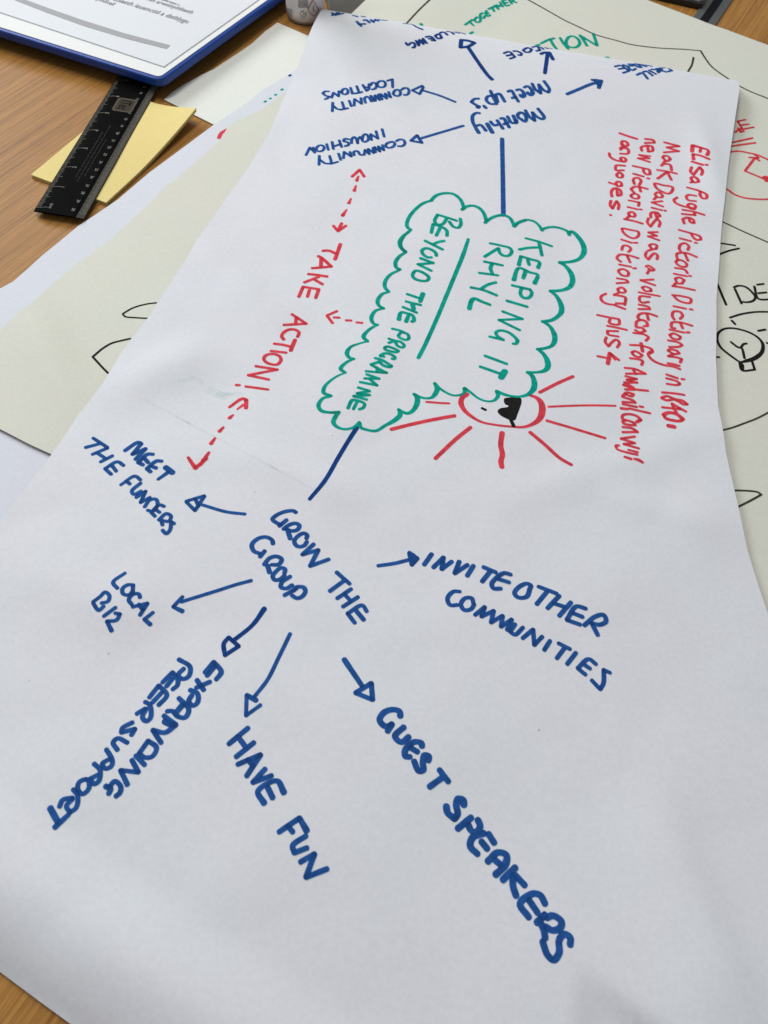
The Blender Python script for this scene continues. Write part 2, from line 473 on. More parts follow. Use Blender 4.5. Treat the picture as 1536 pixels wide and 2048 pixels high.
def build_marks(name, label, ink, strokes, width, tree, parent, mat=None, lift0=.00016):
    if mat is None: width = width*((1.0+(WIDER[ink]-1)*.6) if width < 5.5 and ink in ('blue', 'navy') else WIDER[ink] if width < 7.1 else 1.0+(WIDER[ink]-1)*.42)
    limit = 55 if name == 'arrow' else 92
    ss = []
    for st in strokes:
        if st[0] == 'F': ss.append(st+(1, 1)); continue
        pc = pieces(st[1], limit)
        for i, q in enumerate(pc): ss.append(('S', q, i == 0, i == len(pc)-1))
    strokes = ss
    V, Fc, Dn = [], [], []
    k = 0; first = 0
    def hit(x, y):
        h = tree.ray_cast(CAM, ray(x, y))
        return (h[0], h[1]) if h[0] is not None else None
    for st in strokes:
        k += 1
        base = lift0 + (k % 12)*.000012
        if st[0] == 'F':
            pts = st[1]
            ring = [hit(p[0], p[1]) for p in spline(pts+[pts[0]])[:-1]]
            ring = [r for r in ring if r]
            c = sum((r[0] for r in ring), Vector())/len(ring)
            nn = ring[0][1]
            i0 = len(V)
            V += [r[0]+r[1]*base for r in ring]; Dn += [.7]*len(ring)
            fl = [Vector((p.x, p.y)) for p in V[i0:]]
            v2, _, f2, *_ = delaunay_2d_cdt(fl, [(i, (i+1) % len(fl)) for i in range(len(fl))], [], 1, 1e-9)
            Fc += [tuple(i0+i for i in t) for t in f2 if max(t) < len(fl)]
            continue
        sp = spline(st[1])
        P = []
        for x, y, wm in sp:
            h = hit(x, y)
            if h and (not P or (h[0]-P[-1][0]).length > 1e-5): P.append((h[0], h[1], wm))
        if len(P) < 2: continue
        tot = [0]
        for a, b in zip(P, P[1:]): tot.append(tot[-1]+(b[0]-a[0]).length)
        n = len(P); rise = .000006/n
        left, right = [], []
        for i, (p, nr, wm) in enumerate(P):
            a = P[max(0, i-1)][0]; b = P[min(n-1, i+1)][0]
            T = (b-a)
            if T.length < 1e-7: T = P[min(n-1, i+1)][0]-P[0][0]
            T.normalize()
            dist = (p-CAM).dot(_F)
            wv = width*wm*dist/F_PX*(1+.06*noise.noise(Vector((p.x*300, p.y*300, k))))
            nib = .86+.14*abs(T.y)
            s = nr.cross(T).normalized()*wv*nib*.5
            q = p+nr*(base+rise*i)
            d = min(tot[i] if st[2] else .01, tot[-1]-tot[i] if st[3] else .01)
            dens = .35+.65*math.exp(-d/.0022)
            left.append(q+s); right.append(q-s)
            Dn += [dens, dens*.62, dens]
            V += [q+s, q, q-s]
            j = len(V)-3
            if i:
                Fc += [(j-3, j, j+1, j-2), (j-2, j+1, j+2, j-1)]
        for end in (0, 1):
            i = len(V)-3*n if end == 0 else len(V)-3
            if end == 1: i = first+3*(n-1)
            else: first = i
            c, s = V[i+1].copy(), (V[i]-V[i+1])
            nr = P[-1 if end else 0][1]
            T = s.cross(nr).normalized()*s.length*.85
            # T points forward or backward along the stroke
            fw = (P[-1][0]-P[-2][0]) if end else (P[0][0]-P[1][0])
            if T.dot(fw) < 0: T = -T
            prev = i
            for a in (36, 72, 108, 144, 180):
                if a < 180:
                    V.append(c+s*math.cos(R(a))+T*math.sin(R(a))); Dn.append(Dn[i]); cur = len(V)-1
                else: cur = i+2
                Fc.append((i+1, prev, cur)); prev = cur
    if not Fc: return None
    o = mesh_obj(name, V, Fc, mat or INK[ink], parent)
    me = o.data
    # keep every face looking up
    nf = [p.index for p in me.polygons if p.normal.z < 0]
    if nf:
        b = bmesh.new(); b.from_mesh(me); b.faces.ensure_lookup_table()
        bmesh.ops.reverse_faces(b, faces=[b.faces[i] for i in nf]); b.to_mesh(me); b.free()
    at = me.attributes.new('density', 'FLOAT', 'POINT')
    at.data.foreach_set('value', Dn)
    if label: o['label'] = label
    return o

STROKES = """@word|blue handwritten words COMMUNITY LOCATIONS|blue|600|120|6|5.2
1048,250 1108,232 1112,330
925,290 945,262 990,252 1022,275 1018,315 975,330 935,315 925,290
850,302 865,275 905,280 920,310 900,345 865,355
753,300 798,372 825,350 828,290
770,325 815,330
620,405 680,400 745,385
680,315 708,392
605,335 630,402
500,385 515,355 550,345 575,370 570,400 540,415 510,405 500,385
378,455 403,392 462,438 468,375
345,378 300,378 272,402 310,430 350,438 330,460 300,472
1218,358 1250,338 1295,345 1308,385 1285,418 1245,420
1120,400 1140,365 1180,360 1205,385 1195,425 1150,432 1122,415 1120,400
1063,385 1088,450 1020,405 1040,465 965,410 985,475
940,412 955,482 900,425 905,492 850,430 880,495
785,515 775,460 800,440 835,462 855,500
648,550 655,470 738,528 732,458
590,490 615,557
485,598 575,580
505,505 532,590
393,512 388,618
395,545 440,585 490,598
@word|blue handwritten words COMMUNITY INCLUSHION|blue|600|120|6|5.2
985,830 1010,922
858,962 848,890 935,945 912,855
745,960 760,905 790,890 820,925 815,965 770,985 745,965
618,1000 622,950 655,925 680,960 692,1002 692,960 720,925 745,950
588,952 535,950 520,975 580,995 582,1020 540,1035
385,985 400,1070
470,965 500,1045
395,1040 490,1010
320,1010 340,1080
195,1070 215,1035 265,1025 290,1050 275,1085 230,1098 198,1085 195,1070
72,1142 118,1052 178,1112 160,1052
1155,975 1195,955 1245,965 1258,1005 1225,1035 1175,1035
1035,1010 1070,990 1120,985 1138,1010 1110,1045 1060,1055 1030,1040 1035,1010
990,1022 1005,1085 940,1038 958,1100 895,1045 905,1108
875,1055 885,1118 818,1068 830,1130 780,1080 770,1138
650,1145 645,1105 690,1095 722,1138 760,1140
520,1180 530,1105 615,1160 600,1105
462,1125 488,1200
370,1247 455,1222
355,1152 380,1240
232,1150 228,1260
240,1200 300,1240 370,1245
@arrow||blue|780|0|6|5.2
785,1225 600,1150 390,1085
265,1085 385,1030 400,1050 355,1130 265,1085
@arrow||blue|600|120|6|5.5
1960,790 1540,915 1440,945
1330,970 1405,905 1462,995 1330,970
@word|blue words sliding over the bend|blue|600|0|6|5.2
385,155 430,185
385,185 470,152
440,148 480,168 520,162
450,176 500,166
635,185 690,202
740,198 780,203
680,260 735,315
700,292 785,288
765,245 795,242 835,272
850,240 885,267
900,234 940,252
865,256 925,242
940,236 985,242 1045,247
@line||navy|600|0|6|4.5
1240,283 1300,289 1350,296 1400,325 1470,355
@word|blue word WELLBEING by the bend|navy|780|0|6|5
190,515 215,545 245,520 280,512 300,540 290,572 268,570
312,488 345,548 355,478 400,530 395,465 440,520
430,445 490,440 540,490
465,467 510,463
500,487 535,485
540,430 590,410 620,455 580,465 545,440
600,395 640,385 690,420
680,380 730,385 765,410
770,385 830,400
800,384 830,388 900,410
@arrow||navy|780|0|6|6.5
1225,955 1170,900 1060,750 935,565
855,480 940,490 1015,515 935,560 845,570 855,480
@word|blue words Meet up's|blue|900|140|6|5.6
345,345 290,350 255,385 310,420 345,440,1.3 335,450,1.4
405,430 432,458
485,250 515,320 560,405
515,310 450,320 435,360 480,405 560,410
545,300 590,285 620,320 655,380
545,300 572,382
695,260 735,248 775,310 820,380
745,338 790,322
798,243 840,235 880,270 888,305,1.4 865,322,1.5 840,300
890,210 930,195 975,235 990,275,1.4 970,300,1.4 938,285 930,268
985,165 1020,230 1088,282 1065,175
1065,175 1120,240 1178,270 1192,235 1128,135
@word|blue word Monthly|blue|900|140|6|5.8
355,520 320,515 275,545 270,610 300,680 345,755,1.2
320,670 365,660 400,690 430,730
445,645,1.2 508,752,1.3
565,605 635,705
485,620 530,665 580,655
605,585 640,580 675,630 710,690
645,652 690,632
690,560 735,632 795,638 757,548
795,600 800,630
858,592 822,575 810,540 845,512 890,530 915,590 897,620 862,602
905,485 950,560 1015,610 990,510
990,510 1040,560 1110,590 1130,570 1055,465
@line||blue|900|140|6|6.8
625,825 628,1000 632,1200 640,1745,1.1
@word|navy word cut off by the bend|navy|980|60|6|5
165,280 230,262 300,325 240,345
200,310 268,295
280,255 320,255 378,285 368,305 338,300
395,245 430,268 480,262 500,232 450,215 400,240
505,208 565,200 600,245 555,252
585,200 620,215 640,232
640,203 690,225
690,215 740,227
@arrow||navy|980|60|6|6.2
658,520 675,400 690,290
612,288 650,272 712,272 755,355
@arrow||blue|980|60|6|6.5
925,770 1070,710 1200,655 1320,620
1225,600 1335,610 1305,695
1270,605,1.3 1310,660,1.3
@word|blue words SKILL SHARE at the bend|blue|1200|100|8|5.2
240,265 330,250 465,335 370,368
300,305 400,290
370,240 440,265 475,305 520,325 570,300
450,228 540,230 530,250 470,255
555,222 600,232 660,280 600,270 560,245
600,225 680,250 740,268
640,232 830,262
590,400 675,370 760,460
695,350 740,340 840,410
785,325 890,385
820,310 930,320 1060,352
900,300 960,295 920,350
930,362 990,310
960,290 1080,290 1150,330 1090,345
@arrow|dashed double headed red arrow|red|600|320|6|5.2
625,200 715,118 770,200
700,195,.6 680,250,1.1
672,308,.5 650,370,1.1
612,462,.5 585,520,1.1
560,595,.5 510,668,1.2
400,790 455,855 550,790
500,760 460,840
@word|red words TAKE ACTION|red|600|320|6|6
485,1010 420,1195
275,1090 350,1090 430,1125
220,1155 265,1180 375,1280 145,1300
255,1180 250,1285
100,1370 200,1380 325,1400
@word|red words TAKE ACTION|red|420|540|4|5.4
870,55 755,100
840,80 900,115
745,135 710,215
745,135 870,155 845,225
795,160 780,215
655,355 770,430 590,440
690,375 684,437
700,535 712,500 680,478 630,478 590,500 573,530 590,557
680,560,1.2 645,645,1.2
512,590 590,600 655,618
485,648 610,662
430,710 445,685 500,672 555,690 568,720 540,755 490,755 445,735 430,710
365,770 540,797 305,842 470,877
285,932 465,957
208,920 236,922
@arrow|dotted red arrow pointing left|red|420|540|4|5
1015,330 935,365 980,425
990,380 1035,382
1088,403 1130,405
1173,420 1218,424
@arrow|dashed double headed red arrow pointing down|red|420|540|4|5
155,1098 260,1030,1.2 290,1040,1.3 288,1105,1.3
265,1080 218,1115,.6
155,1185,1.3 185,1160,.7
75,1292,1.3 108,1258,.8
8,1390,1.3 40,1345,.8
-40,1505,1.3 -8,1460,.9
-75,1560,.9 -52,1520,1.4
-175,1500 -118,1585,1.4 -25,1508
@cloud_outline||green|800|370|6|6
385,185,.9 270,225 150,330 90,430 85,500 130,540
120,548,.9 40,620 5,700 20,760 70,800
370,190 430,130 530,100 640,110 720,170 755,240 762,285 740,295
745,298,.9 800,260 880,250 960,285 1010,350 1035,430
1020,455 1060,420 1150,375 1250,365 1320,400 1365,480
1370,500 1410,460 1500,425
@cloud_outline||green|960|430|6|6.5
400,135,.9 460,90,.8 560,60,.8 650,80,.8 710,130,.8 745,185
735,185,.8 780,160,.8 880,145,.8 980,165,.8 1050,200,.8 1072,240
1070,215 1100,200 1180,270,1.2 1240,370,1.3 1245,450,1.3 1200,520 1100,560 950,572
955,570 1020,610 1090,700,1.3 1110,790,1.3 1080,860,1.2 1000,900 840,915
850,915 920,980 970,1080,1.3 975,1160,1.3 930,1220 850,1265 745,1280
@cloud_outline||green|940|620|6|6.5
880,140 960,200 1010,290,1.3 1015,370,1.3 980,430 900,460 805,472
820,472 890,540,1.1 930,620,1.4 930,690,1.4 890,730,1.1 800,748,.8 685,750
700,750 750,800,1.2 772,880,1.4 760,950,1.4 700,1010,1 600,1040,.8 500,1035,.8 400,1010 320,975
@cloud_outline||green|770|740|6|6
1340,255,1.1 1355,310,1.1 1310,365,.8 1220,375,.7 1120,340,.7 1040,280,.8 955,218
955,225,1.2 950,275,.9 900,300,.7 820,305,.7 740,275,.7 650,215,.8 595,160
600,165 625,230,1.3 600,290,1.3 560,330,.9 490,340,.7 420,325,.8 345,290
360,300 388,340,1.4 380,410,1.4 345,475,1.2 300,512,1.1 260,520 210,505 160,475
172,485 180,540,1.3 120,600,1.3 0,668,.9 -110,730,.9 -230,715,.9 -290,690 -305,640
@cloud_outline||green|660|620|6|6
355,1350 280,1410,.8 170,1430,.8 80,1400 40,1350,1.2 60,1290,1.2 105,1225
110,1228 0,1232,.8
@cloud_outline||green|420|540|4|5.6
1516,0,.8 1440,40 1400,95,1.1 1400,140,1.1 1430,175
1422,178,.8 1375,195 1340,250,1.2 1350,285 1390,308
1385,308,.8 1320,330 1290,390,1.2 1310,430 1342,440
1335,440,.8 1270,480 1228,535,1.3 1262,572
1255,572,.7 1190,590,.7 1120,620 1095,665,1.3 1112,700 1152,712
1145,714,.7 1090,740 1045,790,1.2 1082,822
1075,824,.6 1000,860,.7 920,930 908,980,1.2 970,1008
965,1010,.9 900,1030 867,1085,1.2 890,1125,1.2 960,1140 1035,1138
@cloud_outline||green|600|320|6|6
1265,1110,.8 1190,1160 1145,1230,1.1 1155,1290 1200,1315
1250,900,.9 1200,970,1.1 1200,1030,1.1 1265,1110
@word|green word BEYOND|green|800|370|6|5.8
445,355 560,390 680,430
450,360 415,430 440,470 510,470 562,400
590,440 640,500 700,512 730,470 722,405
397,470 375,575
400,475 490,500 560,550 563,610
480,515 435,608
300,670 400,720 510,775
400,710 460,685 530,672
435,850 430,820 380,780 310,760 262,790 275,830 330,868 378,870
245,880 400,937 215,952 375,1030
150,1085 185,1030 280,1055 345,1110 330,1145 250,1150 170,1120 150,1085
@underline||green|800|370|6|7.6
820,650,.8 760,830 680,1030 560,1320 478,1518 375,1755 300,1920 220,2075
@word|green word RHYL|green|800|370|6|5.8
1080,700 1200,725 1320,760 1340,800 1310,845 1250,850 1200,820 1180,760
1170,765 1015,860
1010,920 1230,965
950,1055 1175,1085
1105,945,1.1 1085,1000,1.1 1110,1070
850,1230 1000,1262 1160,1325
980,1240 1060,1195 1150,1170
1080,1438 980,1400 890,1365,1.2 860,1385,1.3 830,1485,1.3
@word|green word THE|green|780|560|6|5.8
205,170 280,195 365,225
395,165,1.4 362,260,1.2
190,258 370,302
155,325 320,392
268,290,1.3 285,350,1.3
105,475,1.3 130,392 200,400 275,430 283,490,1.2 258,500
225,420 192,500,1.2
@word|green word PROGRAMME|green|660|620|6|5.4
745,225 830,245 890,270
850,270 820,312 860,345 920,358 945,340 930,290 880,272
705,345 780,370 850,385 890,430 870,450 810,430 785,390
765,375 705,395
655,455 680,440 760,460 820,490 800,505 720,495 660,472 655,455
600,550 650,522 720,530 780,570 768,590 742,585
600,552 650,560
540,578 620,600 738,672 720,685 640,665 590,620
610,615 490,655
495,660 680,755 430,735
560,690 572,745
437,772 590,825 412,822
470,825 565,905 358,865
335,930 475,972 322,1002
325,1000 475,1020 282,1035 440,1075
215,1180 265,1085,1.2 340,1090 415,1130 395,1175 350,1192
325,1100 280,1190
@word|green words KEEPING IT|green|960|430|6|5.8
550,280 700,320 860,375
470,415 580,395 700,390
705,320,1.1 742,485
465,600,1.2 490,497 600,530 712,570 695,635,1.2
572,540 588,600
405,780,1.3 460,640 600,690 690,720 655,820,1.3
545,680,1.2 517,760,1.1
385,845 500,872 600,895
500,880 482,930 500,978 550,1000 600,982 620,930 600,900
320,1030 565,1102
@word|green words KEEPING IT|green|940|620|6|5.8
390,18 630,108 345,120 595,242
235,320 400,360 325,310 312,268 360,247 450,265 530,320 568,370,1.2 550,405 515,405
178,550 440,648
120,680 370,768
418,735,1.8 372,812,1.8
@sun_face||red|770|740|6|6.5
985,290,1.2 925,335,1.2 912,400,1.3 950,480,1.1 1040,560,.9 1160,625,.7 1330,660,.7 1520,680,.7 1660,685,.8 1770,650,1 1850,590,1.4 1885,500,1.6 1875,400,1.5 1820,335,1.1 1735,302,.8
@sunglasses||black|990|740|6|6
F 110,345 140,335 310,340 318,385 300,450 270,530 240,600 180,600 130,580 60,540 30,495 60,462 150,445 163,432 120,410 105,375
190,600,1.1 225,675,1.1
@sun_eye||black|770|740|6|5
1162,458 1208,480
@sun_ray||red|770|740|6|4.5
495,383 640,395 770,402
@sun_ray||red|770|740|6|7
75,713 350,645 600,592 835,550
@sun_ray||red|770|740|6|8
1025,690 850,830 700,970 605,1062
@sun_ray||red|770|740|6|9.5
1405,755 1388,900 1408,1020 1390,1100 1402,1165
@sun_ray||red|990|740|6|6
535,270 740,165 935,78
@sun_ray||red|990|740|6|4.4
640,442 900,430 1180,425 1445,430
@sun_ray||red|990|740|6|5.5
620,608 900,690 1320,818
@sun_ray||red|990|740|6|7.5
420,748 590,890 780,1060 915,1138
@note_text|red handwritten note down the right margin|red|1220|250|6|4.92
985,320,1.3 990,245,1.3 1080,270 1180,310 1165,360,1.3
1088,278 1080,325
1192,412 1090,370 995,350 1003,415,1.2
980,440 1115,480
1148,477 1168,481
1095,600 1110,555 1075,508 1037,552 1003,598 966,560 978,508
965,692 990,680 970,640 1000,622 1050,650 1062,682 1010,690 980,662
925,750 1080,795 1160,840 1155,880 1110,880 1080,840 1085,800
1035,852 940,840 915,860 935,900 1030,915
1015,1005 1025,970 960,945 930,962 960,1000 1010,1012
1000,1000 860,970 780,930 768,900 805,870
1130,1080 1000,1040 870,1018
1010,1050 1018,1082 860,1068
950,1125 960,1165 1005,1178 1000,1140 930,1112 870,1130 888,1182
650,208 830,255 680,270 825,315 645,330
630,395 650,370 700,380 725,410 680,435 640,402
660,430 635,470
615,490 640,470 720,480 738,545
565,540 700,562 800,585
690,560 570,645
690,570 735,660
535,705 640,725 750,750 740,800 700,825 620,800 550,750 535,705
545,820 580,808 630,850 618,870 560,860 540,832
560,862 525,895
625,915 500,930 635,980
500,993 620,1023
650,1028 670,1030
540,1060 560,1110 600,1092 560,1050 490,1058 488,1110
420,168 520,185 530,212 418,218
450,250 458,320 510,310 505,260 430,250 375,270 380,310
480,375 350,360 470,402 335,400 475,445
275,492 400,520 470,540 480,590 440,595 402,560 400,525
280,585 400,620
447,640 470,645
350,720 372,670 330,635 280,650 290,710
450,768 300,740 250,770 288,815
350,740 368,800
250,850 290,825 345,850 340,880 280,880 250,850
225,905 350,930 340,972
212,985 330,1013
358,1013 378,1016
220,1060 270,1045 300,1080 290,1100 240,1092 222,1062
235,1090 195,1125
170,1130 290,1155 390,1185
115,100 230,140 325,168
140,242 140,202 190,200 215,235 180,262 150,232
150,262 125,298
120,275 215,290 218,340 120,345
150,440 122,402 150,390 190,410 180,440 140,440
150,440 60,420 0,380 -10,340
180,490 72,490 70,540 165,545
80,600 110,570 150,600 140,630 90,625 80,600
70,700 90,680 130,690 140,730 90,735 70,702
80,722 20,702 -15,690
80,760 90,850 130,840 120,780 50,762 15,800 22,860
10,910 0,965 28,1003 55,955 80,914 106,955 98,1012
0,1080 12,1083
@note_text|red handwritten note down the right margin|red|1190|400|6|4.71
640,220 628,270 665,320 700,272 745,224 780,270 766,322
1005,360 1150,400 1260,440 1270,475 1220,480 1170,440 1155,400
1015,460 1150,495
1197,513 1220,517
1110,600 1125,560 1080,520 1020,540 1010,590 1030,620
1220,685 1080,635 980,650 990,720
1075,640 1115,730
970,740 1020,720 1100,770 1090,800 1010,790 970,742
960,815 1080,840 1108,880
945,885 1100,915
1128,912 1150,913
1050,992 1070,960 1010,930 960,945 990,1000 1050,1002
925,1033 1050,1052 1195,1083
965,1000 938,1035
750,385 640,390 740,430 635,437 770,485
735,582 740,545 680,530 650,547 690,590 735,585
690,590 630,612
615,627 603,672 640,714 676,668 715,640 750,670 742,712
610,800 640,788 710,835 680,850 640,822
650,842 625,885
700,955 545,965 720,1025
565,1050 600,1040 670,1070 670,1095 600,1092 565,1052
525,1108 650,1132 775,1155
325,345 420,360 520,385 520,430 470,460 400,440 340,390 325,345
315,475 440,515
465,514 505,514
400,625 430,590 400,555 340,550 320,600
520,700 400,665 290,660 262,700 310,742
380,660 420,750
290,775 430,802
455,820 490,820
280,850 330,830 400,870 390,910 320,902 280,852
262,940 380,965 395,990 258,1000
275,1065 320,1050 365,1090 350,1112 285,1100 270,1068
290,1110 225,1140
@note_text|red handwritten note down the right margin|red|1180|560|6|4.92
985,182 1100,195 1210,230 1200,275 1130,272 1050,240 1005,195
1000,315 1150,345
1195,352 1228,355
1080,467 1110,430 1080,385 1000,382 985,430 1010,475
1225,550 1080,510 980,515 980,572 1020,580
1080,512 1110,580
955,595 1130,632
1158,630 1190,629
955,660 1000,642 1085,680 1070,710 990,702 955,662
935,725 1060,750 1105,780 1075,800 950,805
935,852 950,835 1040,850 1070,880 1010,890 945,855
1000,890 935,915
940,918 1040,930 1100,950 1080,992
1072,1032 1000,1012 930,1000
1080,1072 1000,1040 880,1020 760,970 705,915 700,880 745,850
915,1135 1050,1180
1098,1190 1130,1192
915,1180 1040,1215 1078,1245 1050,1260 920,1247
720,205 600,200 592,240 620,270 705,265
585,295 700,325 715,350 582,350
805,437 690,402 595,410 572,450 595,475
680,402 700,480
550,560 560,500 620,480 680,510 688,552 645,555
560,570 620,575 660,612 600,632 540,602
520,635 650,655 700,690 670,730
480,780 620,790 735,830 750,862 720,880
612,760,1.2 630,858,1.2
500,870 540,855 625,900 600,925 530,908 500,872
480,940 590,955 630,975 618,1020
415,1055 540,1070 665,1125 430,1125
520,1080 545,1128
290,180 400,200 425,215 415,300
295,303 420,350
400,285 310,282
300,300 200,285 142,250 132,200 190,165
85,420 230,450 345,470
240,470 230,510 290,535 348,530 350,480
205,550 330,575 440,600
335,615 210,612 212,650 340,680
195,690 180,740 220,796 265,745 315,717 352,757 325,810
345,962 235,880,1.3 212,1005,1.4
250,890,1.2 300,960,.7
90,915 240,945
@note_text|red handwritten note down the right margin|red|1160|740|6|5.14
545,75 680,108 560,118 685,152 530,150
815,250 650,230 520,180 560,170 640,212
650,237 540,235
510,312 560,272 640,290 620,315 540,290
505,322 640,370 660,392 510,385
510,410 680,445
715,438 755,445
490,460,1.2 570,470,1.2
590,463 840,520
680,625,1.2 725,600,1.3 690,560 590,530 512,545 508,585 545,600
512,615 560,605 650,640 660,662 590,660 520,640 512,615
510,685 620,700 690,745 510,747
655,800 490,825 655,877 525,890 705,942
690,987 580,960
685,1017 560,990 440,945,.8 435,910,1.2 465,905
535,1043 612,1068,1.2
650,1068 700,1080,1.3 750,1110
985,270 1120,280 1250,300
975,335 1040,315 1140,350 1230,370 1285,412 1240,412 1170,372 1120,355 1040,365 975,337
1270,500 1180,450 1105,405 1125,460 1155,510
985,448 1200,472
1000,540,1.4 1050,515,1.4 1150,527,1.3 1235,590,1.3 1200,612,1.3 1110,605,1.4 1030,580,1.3 1000,542
1060,670,1.8 1130,683,1.8
@line||navy|660|620|6|8
320,1415,1.1 220,1570 100,1770 -60,2045 -245,2270,.9
@word|blue word MEET|blue|140|850|4|7
440,205 545,140 570,150 500,235 605,190 525,275
665,235 620,235 545,300 585,320
590,262 625,300
735,290 690,290 615,350 645,375
650,330 690,345
765,340,1.4 820,382,1.4
790,375 705,435,.8
@word|blue words THE FUNDERS|blue|140|850|4|7.2
185,105 300,180
240,150 125,180
300,185 180,235
340,247 245,295
215,222 290,272
430,325 380,295 280,350 330,395
340,330 370,370
565,440 520,410 405,480,.8
450,450 480,472
565,465 495,530 510,555 570,530
530,580 605,530 565,620 640,580
597,655 640,600 690,597 700,640 660,690 620,682
755,652 715,640 650,700 680,730
690,680 718,700
710,760 770,710 808,730 790,770 740,765
730,760 740,800
835,790 810,775 800,840 770,870 740,842
@arrow||blue|140|850|4|7.2
1400,713 1250,695 1060,640
930,610 1075,567
930,615 1000,685 1075,570
1000,590 1030,650
@word|blue words GROW THE|blue|470|1000|4.8|8.2
585,120 560,105 480,112 390,152 360,185 400,220 440,235
495,192 425,250
465,280 520,240 580,225 618,245 600,285 540,297 490,278
505,290,1.1 530,370,1.1
685,370 692,340 660,320 600,350 568,400 600,445 660,440 690,402
755,425 645,525 800,480 720,635 900,570
975,695 1100,805
1040,780 910,875
1115,855 980,945
1180,932 1035,1025
1050,905 1112,970
1265,1070 1220,1012 1080,1090 1150,1180
1160,1060,1.1 1235,1150,1.1
@word|blue word GROUP|blue|470|1000|4.8|8.4
365,420 355,385 300,357 220,372 162,430 180,490 240,515
285,490 240,545
280,620 330,560 400,542 448,570 420,618 350,622
312,630,1.1 332,695,1.1
475,700 480,665 440,652 390,690 362,730 380,768 440,758 475,722
530,735 450,790 440,835 490,850 550,818
475,915 590,850
560,872 590,837 660,842 675,880 640,930 590,942 545,915
@arrow||blue|740|1080|3|8
48,155 150,140 230,120
235,75 285,110 250,150
235,80 250,150
255,90,1.3 262,130,1.3
@word|blue words INVITE OTHER|blue|740|1080|3|9
370,85 325,148
380,165 440,105 430,175 490,130
535,130 508,200 585,150
620,155 583,215
680,163 755,195
720,190 672,250
845,208 800,200 730,262 740,290 785,292
770,235 835,255
955,300 965,275 940,262 890,285 867,320 890,345 940,340 957,302
1010,280 1120,322
1060,312 1000,385
1135,335 1065,410
1205,375 1135,455
1100,380 1170,402
1295,412 1235,400 1180,480 1260,508
1220,440 1275,462
1285,512 1350,460 1400,450 1415,488 1380,508 1330,500
1330,500 1365,570
@word|blue word COMMUNITIES|blue|740|1080|3|8.4
540,310 500,310 465,350 480,390 525,390
620,380 610,350 570,350 545,385 565,420 605,415 625,387
630,450 688,402 668,460 742,425 725,495
725,495 795,455 785,520 850,477 822,540
870,505 840,550 870,568 918,525
915,590 978,537 985,630 1033,580
1080,605 1045,660
1130,620 1200,655
1165,650 1120,710
1235,677 1182,745
1355,745 1310,715 1245,770 1292,808
1290,752 1320,772
1440,797 1402,780 1400,860 1380,895 1330,842
@arrow||blue|160|1120|4|7.4
1370,165 1240,200 1100,245 810,335
820,295 745,375 820,410,1.3
@word|blue word LOCAL|blue|160|1120|4|7.6
360,105,.9 265,180 300,227
422,237 425,200 380,200 340,230 345,270 390,280 425,247
480,300 470,272 420,277 390,320 415,357
420,375 540,347 480,440
470,355 500,398
585,420,.9 515,475 562,515,1.2
@word|blue word BIZ|blue|160|1120|4|7.4
105,335 165,290 200,257 235,285 225,330 170,345
105,345 150,402 190,370
285,380 190,450
280,425 320,432 292,480 215,490 253,565,1.2
@arrow||navy|160|1120|4|8.2
1475,390,1.2 1380,520 1220,650
1190,620 1150,670 1160,762 1270,690 1190,620
@word|blue word EXPANDING|blue|80|1300|4|9.4
1320,180 1390,97 1450,175 1410,235
1337,205 1400,130
1255,240 1310,320
1360,255 1250,302
1200,320 1260,350 1260,420 1220,445 1190,410 1215,362
1110,385 1190,475 1160,540 1100,530 1060,490 1015,490
1140,440,1.2 1085,505,1.2
990,525 1085,600,1.2 1000,660 902,640
902,640 970,742
1000,570,1.5 1060,600,1.5
865,727 932,780 900,850 840,860 792,830 865,727
765,845 838,920
735,880 788,978 645,962 700,1078
525,1090,1.2 562,1110,1.2 550,1150
555,1095 600,1050 645,1090 640,1140 607,1170
@word|blue words PEER SUPPORT|blue|80|1300|4|9
1110,75 1200,135 1190,210 1140,232 1105,200 1150,150
980,260 1060,180 1100,230 1100,280 1062,315
1012,290 1060,230
875,380 950,285 1015,360 950,440
900,420 970,345
840,415 878,440 885,540 850,570 820,540 850,470
840,470 775,510
740,580 660,625 652,660 720,642 760,632 732,680
620,800 585,742 622,707 700,742
530,795 578,880 570,930 520,948 500,910 560,870
432,910 480,960 470,1048 430,1072 402,1030 460,1000
370,1035 312,1060 305,1120 340,1152 390,1110 390,1050 370,1035
265,1115 300,1160 290,1260 240,1298 212,1250 262,1190
262,1182 182,1200 157,1252
82,1265,1.3 140,1370,1.3
230,1315 120,1418,1.2
@arrow||blue|430|1240|3.792|7.4
570,105 480,290 400,450 300,580
240,570 235,725 345,645
240,570,1.3 312,610,1.4
@word|blue word HAVE|blue|430|1240|3.792|10
250,820 105,940
295,930 160,1038
170,880 230,960
172,1095 345,1022 240,1183
250,1057 290,1110
380,1130 287,1232 430,1180
522,1308,1.2 470,1220 325,1300 372,1388,1.2
400,1272,1.1 437,1348,1.1
@word|blue word FUN|blue|430|1240|3.792|10.4
695,1598,1.2 640,1502 485,1608
550,1560 590,1608
690,1637 590,1710 602,1765 698,1728
647,1835 753,1775 690,1950 850,1887
@arrow||blue|430|1240|3.792|9.6
980,300,1.1 1115,500
1185,480 1195,605 1065,553 1185,480
@word|blue word GUEST|blue|660|1290|4|11.5
562,570 555,532 500,517 430,542 397,600 440,650 490,640
495,632 460,690
590,657 520,730 570,778 630,735
735,810 730,785 670,777 602,840 602,890 642,895
640,820 700,855
785,925 790,890 755,882 742,940 745,1000 710,1008 672,930
875,1000 945,1092
898,1060 795,1135
@word|blue word SPEAKERS|blue|840|1560|4|12.6
350,200 345,160 305,150 290,200 300,270 275,310 220,260 210,210
410,300 300,390
462,320 480,370 450,420 405,400 387,362
512,425 420,460 402,530 460,592
